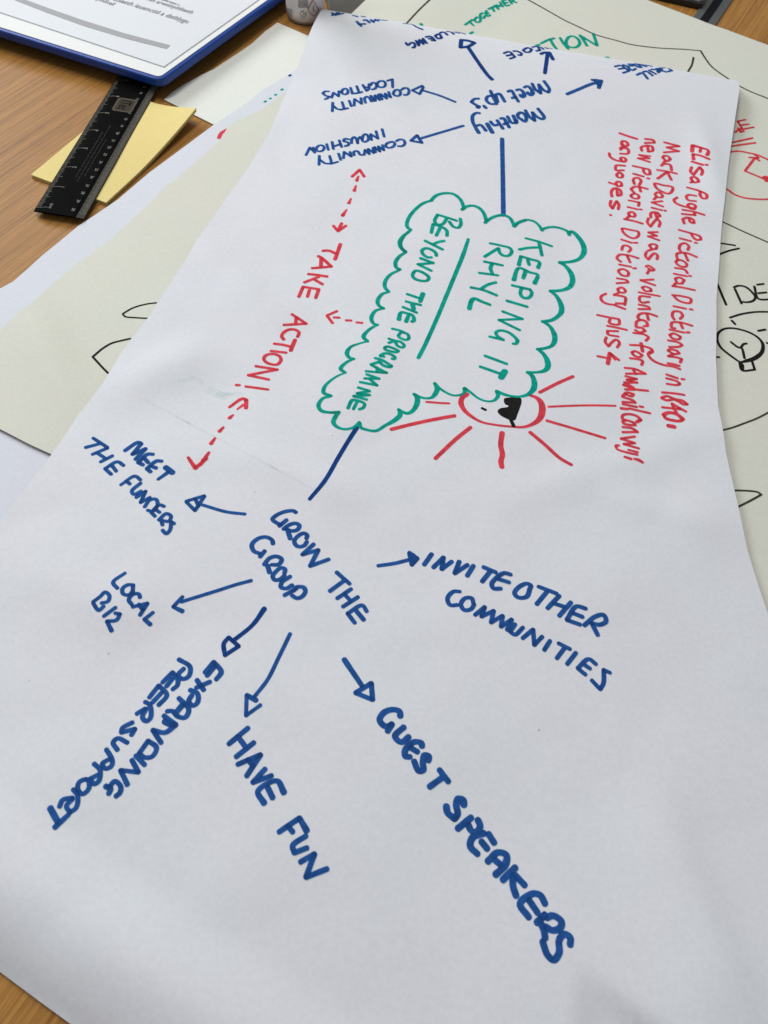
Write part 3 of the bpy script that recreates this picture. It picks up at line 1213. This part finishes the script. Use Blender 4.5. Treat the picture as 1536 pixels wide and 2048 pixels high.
490,492 537,550
547,432 592,502
540,652 622,580 690,602 680,680 602,758
600,642 650,682
762,700 660,800
747,760 742,840 767,925
762,762 837,842
1000,990 960,922 902,910 800,990 870,1098
872,962 940,1062
932,1142 1000,1077
1000,1082 962,1120 992,1210 1000,1265
1012,1102 1062,1085 1130,1132 1122,1180 1062,1203 1002,1172
1200,1318 1200,1262 1152,1232 1112,1282 1112,1380 1070,1438 1020,1400 980,1292
@stain|faint green ghost of marker showing through|ghost|280|740|6.98|10
560,150 800,120 860,180
980,250 1150,330 1400,330
940,290 1180,400
@stain|faint line of an underlying edge showing through|shade|0|512|2|6
560,565 700,640 900,745 1100,850 1250,932
#E
@shape_outline||grey|1130|0|3.783|3.4
-295,-10 -160,65 0,155 100,202 230,262 400,310 500,337 700,363 900,374 1022,384
1025,385,1.2 1060,440 1110,505 1240,600 1300,640 1400,692 1536,747 1700,830
@shape_outline||grey|750|0|3.84|3.4
440,-20 340,75 240,182 180,240
@shape_outline||grey|1130|0|3.783|3.8
972,435 960,490 930,545 918,580
@word|green word TOGETHER|green|780|0|6|4.6
902,298 990,237
955,262 1000,305
1012,240 1045,207 1083,225 1080,258 1040,268 1012,245
1112,157 1082,177 1090,212 1128,217 1135,192
1160,130 1148,152 1165,195 1200,183
1145,168 1180,157
1182,110 1285,62
1228,95 1248,137
1255,70 1302,110
1320,30 1352,82
1280,90 1335,60
1350,15 1392,70 1432,60
1345,12 1390,-6
1370,40 1405,30
1418,-15 1460,45
1428,-10 1482,-2 1468,20 1515,30
@word|green word ending in TION|green|980|60|6|5.2
615,160 700,120 770,100
725,118 760,180 800,232
840,95 888,170 940,228
912,150 940,90 990,75 1050,105 1077,160 1040,205 980,210 930,190 912,150
1078,65 1120,120 1162,190
1078,65 1280,187
1238,45 1287,187
555,187 592,178
1390,332 1420,332
@mark||green|780|0|6|5
960,407 992,385
@mark||green|780|0|6|6
372,288 378,300
@word|red letters by the circle|red|1400|200|6.824|4.2
515,295 580,400
515,290 620,270
562,345 665,330
580,402 730,372
480,440 545,395 552,440 595,425
520,385 550,405
440,582 715,520
430,632 755,585
@clock_drawing|red clock face|red|1400|200|6.824|4.2
400,712 445,705 530,700 650,720 780,750 860,785 935,820 1050,900
740,740 800,790
300,1190 375,1225 470,1290 600,1335 780,1355 935,1355 1050,1340
670,785 790,792
755,795 810,830
742,800 612,970 855,1070
865,1070,1.6 900,1050,1.6 935,1080,1.6 900,1105,1.6
@shape_outline||grey|1400|200|6.824|3.6
270,1650 310,1665 600,1800 930,1945 1050,2000
@light_bulb_drawing||black|1400|450|5.853|4.6
440,1590 330,1510 240,1430 202,1350 212,1270 270,1222 360,1208 480,1227 600,1270 690,1330 735,1400,1.3 722,1490,1.5 640,1560,1.9 550,1590,1.7 490,1605
360,1370 450,1435 485,1440 520,1560
480,1430 510,1395 545,1388
460,1600 490,1700 640,1695 605,1590
475,1610,1.4 495,1690,1.4
500,1640 500,1690
@shape_outline||black|1400|450|5.853|4.4
190,215 240,215 410,240
455,275 330,305 180,365
@underline||black|1400|450|5.853|4.4
350,1085 480,1045 640,1020 800,1018 900,1025
@bulb_ray||black|1400|450|5.853|4.6
372,1120 410,1162
@bulb_ray||black|1400|450|5.853|5
680,1240 765,1225
@bulb_ray||black|1400|450|5.853|4.6
780,1380 820,1395
@bulb_ray||black|1400|450|5.853|4.6
150,1545 225,1548
@letter|black letter I|black|1400|450|5.853|4.6
190,665 212,715 305,935
@letter|black letter D|black|1400|450|5.853|4.6
408,750 485,920
395,730 450,712 530,725 610,790 647,850 620,888 550,905 490,900
@letter|black letter E|black|1400|450|5.853|4.6
635,720 680,862 820,872
667,700 745,690
680,800 775,790
@shape_outline||grey|1380|750|5.853|4
300,665 375,648 500,615 650,560 780,510 920,438 1050,370
@shape_outline||grey|1380|750|5.853|4.4
440,1350 525,1352 700,1358 790,1372 835,1400 700,1475 500,1575
#C
@shape_outline||black|0|400|3.84|3.4
1200,790 1125,800 1020,830 942,875 960,895 1050,905 1150,910
@shape_outline||black|0|400|3.84|4
1000,1065 935,1080 860,1100 790,1140 712,1205 790,1290 830,1330
#B
@mark|short red mark|red|400|0|3.84|6
145,1060 162,1025 208,992,.7
@mark|row of faint green dots|green|400|0|3.84|4
497,784 505,776
536,759 544,755
577,731 585,726
625,692 635,685
@mark|small blue dot|navy|400|0|3.84|5
687,583 694,577
"""
def parse(txt):
    tree, parent = T_M, main
    blocks = []
    for ln in txt.strip().splitlines():
        if ln.startswith('#'):
            tree, parent = {'E': (T_E, sE), 'C': (T_C, sC), 'B': (T_B, sB)}[ln[1]]
        elif ln.startswith('@'):
            nm, lab, ink, ox, oy, sc, wd = ln[1:].split('|')
            blocks.append([nm, lab, ink, float(ox), float(oy), float(sc), float(wd), tree, parent, []])
        else:
            b = blocks[-1]; kind = 'S'
            if ln[0] == 'F': kind = 'F'; ln = ln[2:]
            pts = []
            for tk in ln.split():
                q = [float(a) for a in tk.split(',')]
                pts.append((b[3]+q[0]/b[5], b[4]+q[1]/b[5], q[2] if len(q) > 2 else 1.0))
            b[9].append((kind, pts))
    return blocks
blocks = parse(STROKES)
# pieces of one word or drawing traced in several goes are one part
merged = {}
for b in blocks:
    key = (b[0], b[1], b[2], id(b[8])) if b[0] in ('cloud_outline', 'note_text', 'light_bulb_drawing') or 'TAKE' in b[1] or 'KEEPING' in b[1] else id(b)
    merged.setdefault(key, []).append(b)
for bs in merged.values():
    b = bs[0]
    st = []
    for q in bs:
        for s_ in q[9]:
            st.append((s_[0], [(x, y, wm*q[6]/b[6]) for x, y, wm in s_[1]]))
    build_marks(b[0], b[1] or None, b[2], st, b[6], b[7], b[8])

# ------------------------------------------------------------------ printed text laid on flat things
def text_mesh(s, size):
    c = bpy.data.curves.new('t', 'FONT'); c.body = s; c.size = size
    c.resolution_u = 3; c.offset = .002*size
    o = bpy.data.objects.new('t', c); COL.objects.link(o)
    dg = bpy.context.evaluated_depsgraph_get(); dg.update()
    me = bpy.data.meshes.new_from_object(o.evaluated_get(dg))
    bpy.data.objects.remove(o)
    return me
def put_text(name, s, p0, p1, z, mat, parent=None, stretch=1.0, size=None, z_up=.00012):
    """text whose baseline runs from plan point p0 to p1 (p0 fixed; size given or fitted)"""
    me = text_mesh(s, 1.0)
    w_ = max(v.co.x for v in me.vertices)
    u = (p1-p0)
    sc = u.length/w_ if size is None else size
    u.normalize(); v = Vector((-u.y, u.x))
    for q in me.vertices:
        x, y = q.co.x*sc, q.co.y*sc*stretch
        q.co = (p0.x+u.x*x+v.x*y, p0.y+u.y*x+v.y*y, z+z_up)
    me.name = name
    return new_obj(name, me, mat, parent)
def slab(name, poly, z0, z1, mat, parent=None, bev=0.0, seg=3):
    n = len(poly)
    area2 = sum(poly[i-1].x*poly[i].y-poly[i].x*poly[i-1].y for i in range(n))
    if area2 < 0: poly = poly[::-1]
    V = [Vector((p.x, p.y, z0)) for p in poly]+[Vector((p.x, p.y, z1)) for p in poly]
    Fc = [tuple(range(n-1, -1, -1)), tuple(range(n, 2*n))]+[(i, (i+1) % n, n+(i+1) % n, n+i) for i in range(n)]
    o = mesh_obj(name, V, Fc, mat, parent)
    if bev: bevel(o, bev, seg)
    return o
def rounded(poly, rad, seg=5):
    out = []
    n = len(poly)
    for i in range(n):
        p, a, b = poly[i], poly[i-1], poly[(i+1) % n]
        r = rad[i] if isinstance(rad, (list, tuple)) else rad
        if r <= 0: out.append(p); continue
        u = (a-p).normalized()*r; v = (b-p).normalized()*r
        for k in range(seg+1):
            t = k/seg
            out.append((p+u)*(1-t)**2 + p*2*t*(1-t) + (p+v)*t*t)
    return out

# ------------------------------------------------------------------ blue clipboard with printed pages
BLUE = simple('blue_plastic', (0.010, 0.055, 0.30), .4, .3, vary=.06)
PAGE = paper_mat('printer_paper', (0.69, 0.705, 0.735), (0.67, 0.69, 0.715), False)
PLASTIC_SLEEVE = paper_mat('sleeve_paper', (0.76, 0.765, 0.745), (0.75, 0.755, 0.74), False)
ZT = .0190
c0 = unproj(322, 163, ZT-.002).to_2d()
uL = (unproj(0, 62, ZT-.002).to_2d()-c0).normalized()
uR = (unproj(548, 0, ZT-.002).to_2d()-c0).normalized()
def quad(c, a, la, b, lb): return [c, c+a*la, c+a*la+b*lb, c+b*lb]
board = slab('clipboard', rounded(quad(c0, uL, .32, uR, .42), [.009, 0, 0, 0]), ZT-.0085, ZT-.0012, BLUE, bev=.0016)
tag(board, 'blue clipboard holding white printed pages, its corner over the black ruler', 'clipboard')
ci = c0+uL*.0035+uR*.0035
p1 = slab('paper_sheet', rounded(quad(ci, uL, .30, uR, .40), [.005, 0, 0, 0]), ZT-.0011, ZT-.0006, PLASTIC_SLEEVE)
tag(p1, 'blank off-white sheet lowest on the blue clipboard, rimming the printed page', 'paper sheet')
c2 = unproj(328, 133, ZT).to_2d()
uL2 = (unproj(0, 24, ZT).to_2d()-c2).normalized()
uR2 = Vector((uL2.y, -uL2.x))
if uR2.y < 0: uR2 = -uR2
uR2 = uR
p2 = slab('paper_sheet', quad(c2, uL2, .28, uR2, .38), ZT-.0002, ZT, PAGE)
tag(p2, 'white page printed with black Welsh text and a grey bar, topmost on the blue clipboard', 'paper sheet')
def pz(x, y): return unproj(x, y, ZT).to_2d()
put_text('printed_line', 'yn cynnwys cyfersiant a', pz(283, -13), pz(357, 12), ZT, PRINT, p2, 1.4)
put_text('printed_line', 'a mewn awen arweinyddiaeth', pz(243, -15), pz(383, 28), ZT, PRINT, p2, 1.4)
put_text('printed_line', 'arweinyddiaeth ieuenctid a datblygu', pz(182, -13), pz(374, 47), ZT, PRINT, p2, 1.4)
put_text('printed_line', 'ymlinell', pz(192, 0), pz(225, 11.5), ZT, PRINT, p2, 1.4)
slab('grey_bar', [pz(x, y) for x, y in ((18, -4), (36, -6), (52, 0), (108, 20.5), (167, 41), (250, 67), (341, 91), (333, 98), (250, 77), (167, 52), (95, 26), (31, 1))], ZT+.0001, ZT+.0002, PRINT_GREY, p2)
# thin pages between
for k in (1, 2):
    d = (uR2*-.0006+uL2*-.0005)*k
    q = slab('page', [p+d for p in quad(c2, uL2, .28, uR2, .38)], ZT-.0002-.0002*k, ZT-.00025-.0002*(k-1), PRINT_GREY if k == 1 else PAGE, p2)

# ------------------------------------------------------------------ black ruler
RULER = simple('black_ruler_plastic', (0.004, 0.004, 0.004), .45, .04, vary=.15)
RULER.node_tree.nodes['Principled BSDF'].inputs['IOR'].default_value = 1.15
BEVEL_HIGHLIGHT = simple('ruler_bevel_highlight', (0.060, 0.057, 0.047), .35, .3)  # light caught by the right bevel, painted as a lighter grey than the body
MARKW = simple('ruler_markings', (0.27, 0.26, 0.22), .6, .1)
LOGO = simple('logo_print', (0.085, 0.070, 0.045), .6, .05)
r0 = unproj(67, 432, .0012).to_2d()
ru = (unproj(240, 153, .0012).to_2d()-r0).normalized()
rv = Vector((ru.y, -ru.x))
if rv.x < 0: rv = -rv
RL, RW = .312, .0385
ruler = empty('ruler', (r0.x, r0.y, 0))
tag(ruler, 'black plastic ruler with inch and centimetre scales, lying over the yellow notes', 'ruler')
def rp(a, b): return r0+ru*a+rv*b      # a along, b across
Z0r = .0032
prof = [(0, 0), (0, .0009), (.0085, .0030), (.0305, .0030), (.0335, .0026), (RW, .0008), (RW, 0)]
def tilt(a): return 0.0
V, Fc = [], []
NA = 2
ends = [0.0, RL]
for a in ends:
    for i, (b, z) in enumerate(prof):
        aa = a + (.002 if (i in (0, 1, 5, 6) and a == 0) else 0)
        p = rp(aa, b); V.append(Vector((p.x, p.y, Z0r+z))-ruler.location)
n = len(prof)
Fc.append(tuple(range(n))); Fc.append(tuple(range(2*n-1, n-1, -1)))
for i in range(n): Fc.append((i, n+i, n+(i+1) % n, (i+1) % n))
rb = mesh_obj('ruler_body', V, Fc, RULER, ruler); bevel(rb, .0005, 2)
rb.data.materials.append(BEVEL_HIGHLIGHT)
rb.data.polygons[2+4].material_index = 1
def face_z(b):
    if b < .0085: return .0009+(.0030-.0009)*b/.0085
    if b < .0305: return .0030
    if b < .0335: return .0030-.0004*(b-.0305)/.003
    return .0026-.0018*(b-.0335)/(RW-.0335)
V, Fc = [], []
def tick(a, b0, b1, wd):
    i = len(V)
    for aa, bb in ((a-wd/2, b0), (a+wd/2, b0), (a+wd/2, b1), (a-wd/2, b1)):
        p = rp(aa, bb); V.append(Vector((p.x, p.y, Z0r+face_z(bb)+.00012))-ruler.location)
    Fc.append((i, i+1, i+2, i+3))
for k in range(0, 12*16+1):
    a = .006+k*.0254/16
    if a > RL-.003: break
    L = .0085 if k % 16 == 0 else .0070 if k % 8 == 0 else .0056 if k % 4 == 0 else .0044
    tick(a, .0008, min(L, .0084), .00026)
    if L > .0084: tick(a, .0084, .0100, .0003)
for k in range(0, 301):
    a = .006+k*.001
    if a > RL-.003: break
    L = .0050 if k % 10 == 0 else .0042 if k % 5 == 0 else .0032
    tick(a, RW-.0006, RW-L, .00022)
tk = mesh_obj('scale_marks', V, Fc, MARKW, ruler); tag(tk, kind='stuff')
def ruler_text(name, s, a, b, size, forward, mat):
    me = text_mesh(s, size)
    cx = sum(v.co.x for v in me.vertices)/len(me.vertices)
    u, v = (ru, -rv) if forward else (-ru, rv)
    c = rp(a, b)
    for q in me.vertices:
        x, y = q.co.x-cx, q.co.y
        q.co = Vector((c.x+u.x*x+v.x*y, c.y+u.y*x+v.y*y, Z0r+.0030+.00012))-ruler.location
    me.name = name
    return new_obj(name, me, mat, ruler)
for k in range(1, 12): ruler_text('numeral', str(k), .006+k*.0254, .0132, .0044, True, MARKW)
for k in range(1, 30): ruler_text('numeral', str(30-k+1), .006+(k-1)*.010+.002, .0278, .0034, False, MARKW)
ruler_text('numeral', 'inch', .008, .0125, .0036, True, MARKW)
# badge
bc = [Vector((*unproj(x, y, Z0r+.003).to_2d(),)) for x, y in ((237, 195), (277, 200), (262, 227), (223, 221))]
bz = Z0r+.0030
ctr = sum(bc, Vector((0, 0)))/4
ba, bb = (ctr-r0).dot(ru), (ctr-r0).dot(rv)
BA, BB = .0098, .0085
def rect(a0, a1, b0, b1): return [rp(a0, b0), rp(a1, b0), rp(a1, b1), rp(a0, b1)]
bd = slab('logo_badge', rounded(rect(ba-BA, ba+BA, bb-BB, bb+BB), .003), bz+.00005, bz+.00016, LOGO, ruler)
bd.location = -ruler.location
bi = slab('badge_inset', rounded(rect(ba-BA*.84, ba+BA*.84, bb-BB*.80, bb+BB*.80), .002), bz+.00016, bz+.00020, simple('logo_inset_print', (0.040, 0.033, 0.022), .6, .05), bd)
me = text_mesh('ITec', .0100)
cx = (max(v.co.x for v in me.vertices))/2
for q in me.vertices:
    x, y = (q.co.x-cx)*.80, (q.co.y-.0034)*1.25
    c = rp(ba, bb)
    q.co = (c.x-ru.x*x+rv.x*y, c.y-ru.y*x+rv.y*y, bz+.00026)
new_obj('logo_lettering', me, RULER, bd)
# faint small print in the middle of the ruler
V, Fc = [], []
for row, (b0, a0, a1) in enumerate(((.0165, .045, .105), (.0195, .040, .118), (.0225, .048, .098))):
    a = a0
    while a < a1:
        l_ = random.uniform(.0012, .004)
        i = len(V)
        for aa, bb_ in ((a, b0), (a+l_, b0), (a+l_, b0+.0009), (a, b0+.0009)):
            p = rp(aa, bb_); V.append(Vector((p.x, p.y, bz+.00012))-ruler.location)
        Fc.append((i, i+1, i+2, i+3)); a += l_+random.uniform(.0006, .0014)
sp_ = mesh_obj('small_print', V, Fc, simple('faint_ruler_print', (0.018, 0.017, 0.016), .6, .05), ruler)

# ------------------------------------------------------------------ yellow sticky notes
YEL = paper_mat('yellow_note_paper', (0.74, 0.61, 0.23), (0.72, 0.58, 0.21), False)
s0 = unproj(63, 353, .0012).to_2d()
su = (unproj(213, 409, .0012).to_2d()-s0); su.normalize()
sv = Vector((-su.y, su.x))
if sv.y < 0: sv = -sv
SW, SH = .0925, .100
SW = (unproj(213, 409, .0012).to_2d()-s0).length
SH = (unproj(378, 234, .0015).to_2d()-s0-su*SW).length
pad = empty('sticky_note_pad', (s0.x, s0.y, 0))
tag(pad, 'pad of yellow sticky notes under the black ruler, its far corner curling up', 'sticky notes')
def H_S(x, y):
    q = Vector((x, y))-s0
    a, b = q.dot(su)/SW, q.dot(sv)/SH
    lift = smooth(.45, 1.15, a*.5+b*.62)*.0 + .0085*max(0, (a-.35)/.65)**1.6*max(0, (b-.30)/.7)**1.6
    return .0029 + lift + .0006*max(0, b-.3)
for k in range(7):
    j = Vector((random.uniform(-.0003, .0003), random.uniform(-.0003, .0003))) if k < 6 else Vector((0, 0))
    nt_, _t = sheet('note', [p+j for p in quad(s0, su, SW, sv, SH)], lambda x, y, k=k: H_S(x, y)-.0004*(6-k)*(1 if k else 1), YEL, .006, parent=pad, thick=.0003)
    nt_.location = -pad.location

# ------------------------------------------------------------------ spray can
CANP = simple('white_can_paint', (0.80, 0.76, 0.74), .32, .5, vary=.03)
CANB = simple('can_rim_metal', (0.30, 0.29, 0.28), .35, .6)
can_px = unproj(611, 51, .0)
toc = Vector((can_px.x, can_px.y, 0)).normalized()
CR_ = .0185
cc = Vector((can_px.x, can_px.y)) + Vector((toc.x, toc.y))*(CR_-.002)
can = empty('spray_can', (cc.x, cc.y, 0))
tag(can, 'white spray can with recycling arrows and red warning diamond, standing behind the sheets', 'spray can')
def lathe(name, prof, mat, parent, seg=64, loc=(0, 0, 0)):
    V, Fc = [], []
    for r, z in prof:
        for k in range(seg):
            a = 2*math.pi*k/seg; V.append((r*math.cos(a)+loc[0], r*math.sin(a)+loc[1], z+loc[2]))
    for i in range(len(prof)-1):
        for k in range(seg):
            Fc.append((i*seg+k, i*seg+(k+1) % seg, (i+1)*seg+(k+1) % seg, (i+1)*seg+k))
    Fc.append(tuple(range(seg-1, -1, -1))); Fc.append(tuple((len(prof)-1)*seg+k for k in range(seg)))
    return mesh_obj(name, V, Fc, mat, parent, True)
lathe('base_rim', [(CR_*.84, .0), (CR_*.90, .0004), (CR_*.93, .0018), (CR_*.92, .0026)], CANB, can)
body = lathe('can_body', [(CR_*.90, .0024), (CR_*.955, .0036), (CR_*.985, .0060), (CR_, .0100), (CR_, .100), (CR_*.97, .106), (CR_*.8, .113), (CR_*.6, .116)], CANP, can)
lathe('cap', [(CR_*.62, .1165), (CR_*.62, .135), (CR_*.55, .138), (CR_*.3, .1385)], CANP, can)
T_can = BVHTree.FromPolygons([tuple(v.co+can.location) for v in body.data.vertices], [tuple(p.vertices) for p in body.data.polygons])
def can_marks(name, strokes, wd, mat):
    o = build_marks(name, None, 'black', [('S', [(x, y, 1.0) for x, y in s]) for s in strokes], wd, T_can, can, mat, .00012)
    if o: o.location = -can.location
    return o
GREYP = simple('can_grey_print', (0.16, 0.16, 0.17), .5)
REDP = simple('can_red_print', (0.42, 0.13, 0.13), .5)
C = lambda x, y: (540+x/6, y/6)
can_marks('recycling_symbol', [[C(372, 195), C(362, 160), C(385, 133), C(412, 130)], [C(385, 135), C(405, 160)],
    [C(428, 145), C(432, 180), C(405, 205), C(378, 198)], [C(425, 150), C(400, 178), C(385, 185)]], 1.6, GREYP)
can_marks('small_print', [[C(335+6*(k % 2), 22+k*9), C(380, 30+k*9), C(455, 24+k*9)] for k in range(-4, 8)], .75, GREYP)
can_marks('small_print', [[C(350, 222), C(395, 228), C(440, 222)]], .7, GREYP)
can_marks('small_print', [[C(205, 95+k*11), C(270, 118+k*11)] for k in range(9)], .7, GREYP)
can_marks('warning_diamond', [[C(520, -25), C(455, 112), C(525, 195), C(585, 120)], [C(455, 112), C(520, 0)], [C(522, 10), C(585, 120)]], 1.6, REDP)
can_marks('warning_diamond', [[C(520, 65), C(522, 85)], [C(515, 90), C(526, 140)]], 2.0, GREYP)

# ------------------------------------------------------------------ grey folder under the right-hand sheet
GREYF = simple('grey_brown_cover', (0.075, 0.070, 0.052), .55, .4, bump=.3, bscale=500, vary=.08)
g0 = unproj(664, 62, .006).to_2d(); g1 = unproj(647, -40, .006).to_2d(); gd = (g1-g0).normalized(); gr = Vector((gd.y, -gd.x))
fold = slab('document_folder', rounded([g0, g0+gd*.20, g0+gd*.20+gr*.11, g0+gr*.11], .006), .0004, .0062, GREYF, bev=.0015)
tag(fold, 'dark grey folder lying behind the spray can, half under the cream sheet', 'folder')

# ------------------------------------------------------------------ grey strip with a black centre, and a plaid pouch, far right
STRIP = simple('grey_rubber', (0.090, 0.100, 0.098), .7, .1, vary=.05)
STRIPB = simple('black_rubber', (0.006, 0.005, 0.009), .6, .08)
q0 = unproj(1409, 42, .001).to_2d(); q1 = unproj(1446, -12, .001).to_2d()
qd = (q1-q0).normalized(); qr = Vector((qd.y, -qd.x))
strip = empty('strap', (q0.x, q0.y, 0))
tag(strip, 'grey strap with a black centre stripe, running under the far edge of the cream sheet', 'strap')
def sq(b0, b1, a0=-.05, a1=.16): return [q0+qd*a0+qr*b0, q0+qd*a0+qr*b1, q0+qd*a1+qr*b1, q0+qd*a1+qr*b0]
for nm, b0, b1, z1, mt in (('edge_band', -.0125, -.0046, .0016, STRIP), ('centre_stripe', -.0046, .0040, .0011, STRIPB), ('edge_band', .0040, .0125, .0016, STRIP)):
    o = slab(nm, sq(b0, b1), .0001, z1, mt, strip, bev=.0006); o.location = -strip.location

def plaid():
    m, nt, p, out = mat_new('plaid_fabric')
    tc = N(nt, 'ShaderNodeTexCoord')
    mp = N(nt, 'ShaderNodeMapping'); mp.inputs['Rotation'].default_value = (0, 0, R(12))
    nt.links.new(tc.outputs['Object'], mp.inputs['Vector'])
    sx = N(nt, 'ShaderNodeSeparateXYZ'); nt.links.new(mp.outputs[0], sx.inputs[0])
    acc = None
    for ax in (0, 1):
        mu = N(nt, 'ShaderNodeMath', operation='MULTIPLY'); mu.inputs[1].default_value = 700.0
        nt.links.new(sx.outputs[ax], mu.inputs[0])
        sn = N(nt, 'ShaderNodeMath', operation='SINE'); nt.links.new(mu.outputs[0], sn.inputs[0])
        if acc is None: acc = sn
        else:
            ad = N(nt, 'ShaderNodeMath', operation='ADD'); nt.links.new(acc.outputs[0], ad.inputs[0]); nt.links.new(sn.outputs[0], ad.inputs[1]); acc = ad
    mr = N(nt, 'ShaderNodeMapRange'); mr.inputs[1].default_value = -2; mr.inputs[2].default_value = 2
    nt.links.new(acc.outputs[0], mr.inputs[0])
    rp_ = N(nt, 'ShaderNodeValToRGB'); e = rp_.color_ramp.elements
    e[0].color = (.06, .045, .04, 1); e[0].position = .2; e[1].color = (.42, .36, .30, 1); e[1].position = .7
    nt.links.new(mr.outputs[0], rp_.inputs[0]); nt.links.new(rp_.outputs[0], p.inputs['Base Color'])
    p.inputs['Roughness'].default_value = .9
    return m
PL = plaid(); ZIPB = simple('black_zip_tape', (.012, .010, .012), .6); ZIPM = simple('zip_teeth_metal', (.35, .35, .38), .3, .8)
k0 = unproj(1402, 13, .004).to_2d(); k1 = unproj(1310, -8, .004).to_2d()
kd = (k1-k0).normalized(); kn = Vector((-kd.y, kd.x))
if kn.y < 0: kn = -kn
pouch = empty('pencil_case', (k0.x, k0.y, 0))
tag(pouch, 'plaid fabric pencil case with a black zip, at the far edge beside the grey strap', 'pencil case')
def kq(a0, a1, b0, b1): return [k0+kd*a0+kn*b0, k0+kd*a1+kn*b0, k0+kd*a1+kn*b1, k0+kd*a0+kn*b1]
for nm, a0, a1, b0, b1, z0, z1, mt, bv in (('pouch_body', 0, .19, .004, .09, .0005, .016, PL, .004), ('zip_tape', -.001, .191, .0005, .006, .0003, .0070, ZIPB, .0015)):
    o = slab(nm, kq(a0, a1, b0, b1), z0, z1, mt, pouch, bev=bv); o.location = -pouch.location
V, Fc = [], []
for k in range(22):
    a = .003+k*.0085
    ps = kq(a, a+.0058, .0026, .0040)
    i = len(V)
    V += [Vector((p.x, p.y, .0071))-pouch.location for p in ps]+[Vector((p.x, p.y, .0080))-pouch.location for p in ps]
    Fc += [(i+4, i+5, i+6, i+7), (i, i+1, i+5, i+4), (i+1, i+2, i+6, i+5), (i+2, i+3, i+7, i+6), (i+3, i, i+4, i+7)]
mesh_obj('zip_teeth', V, Fc, ZIPM, pouch)
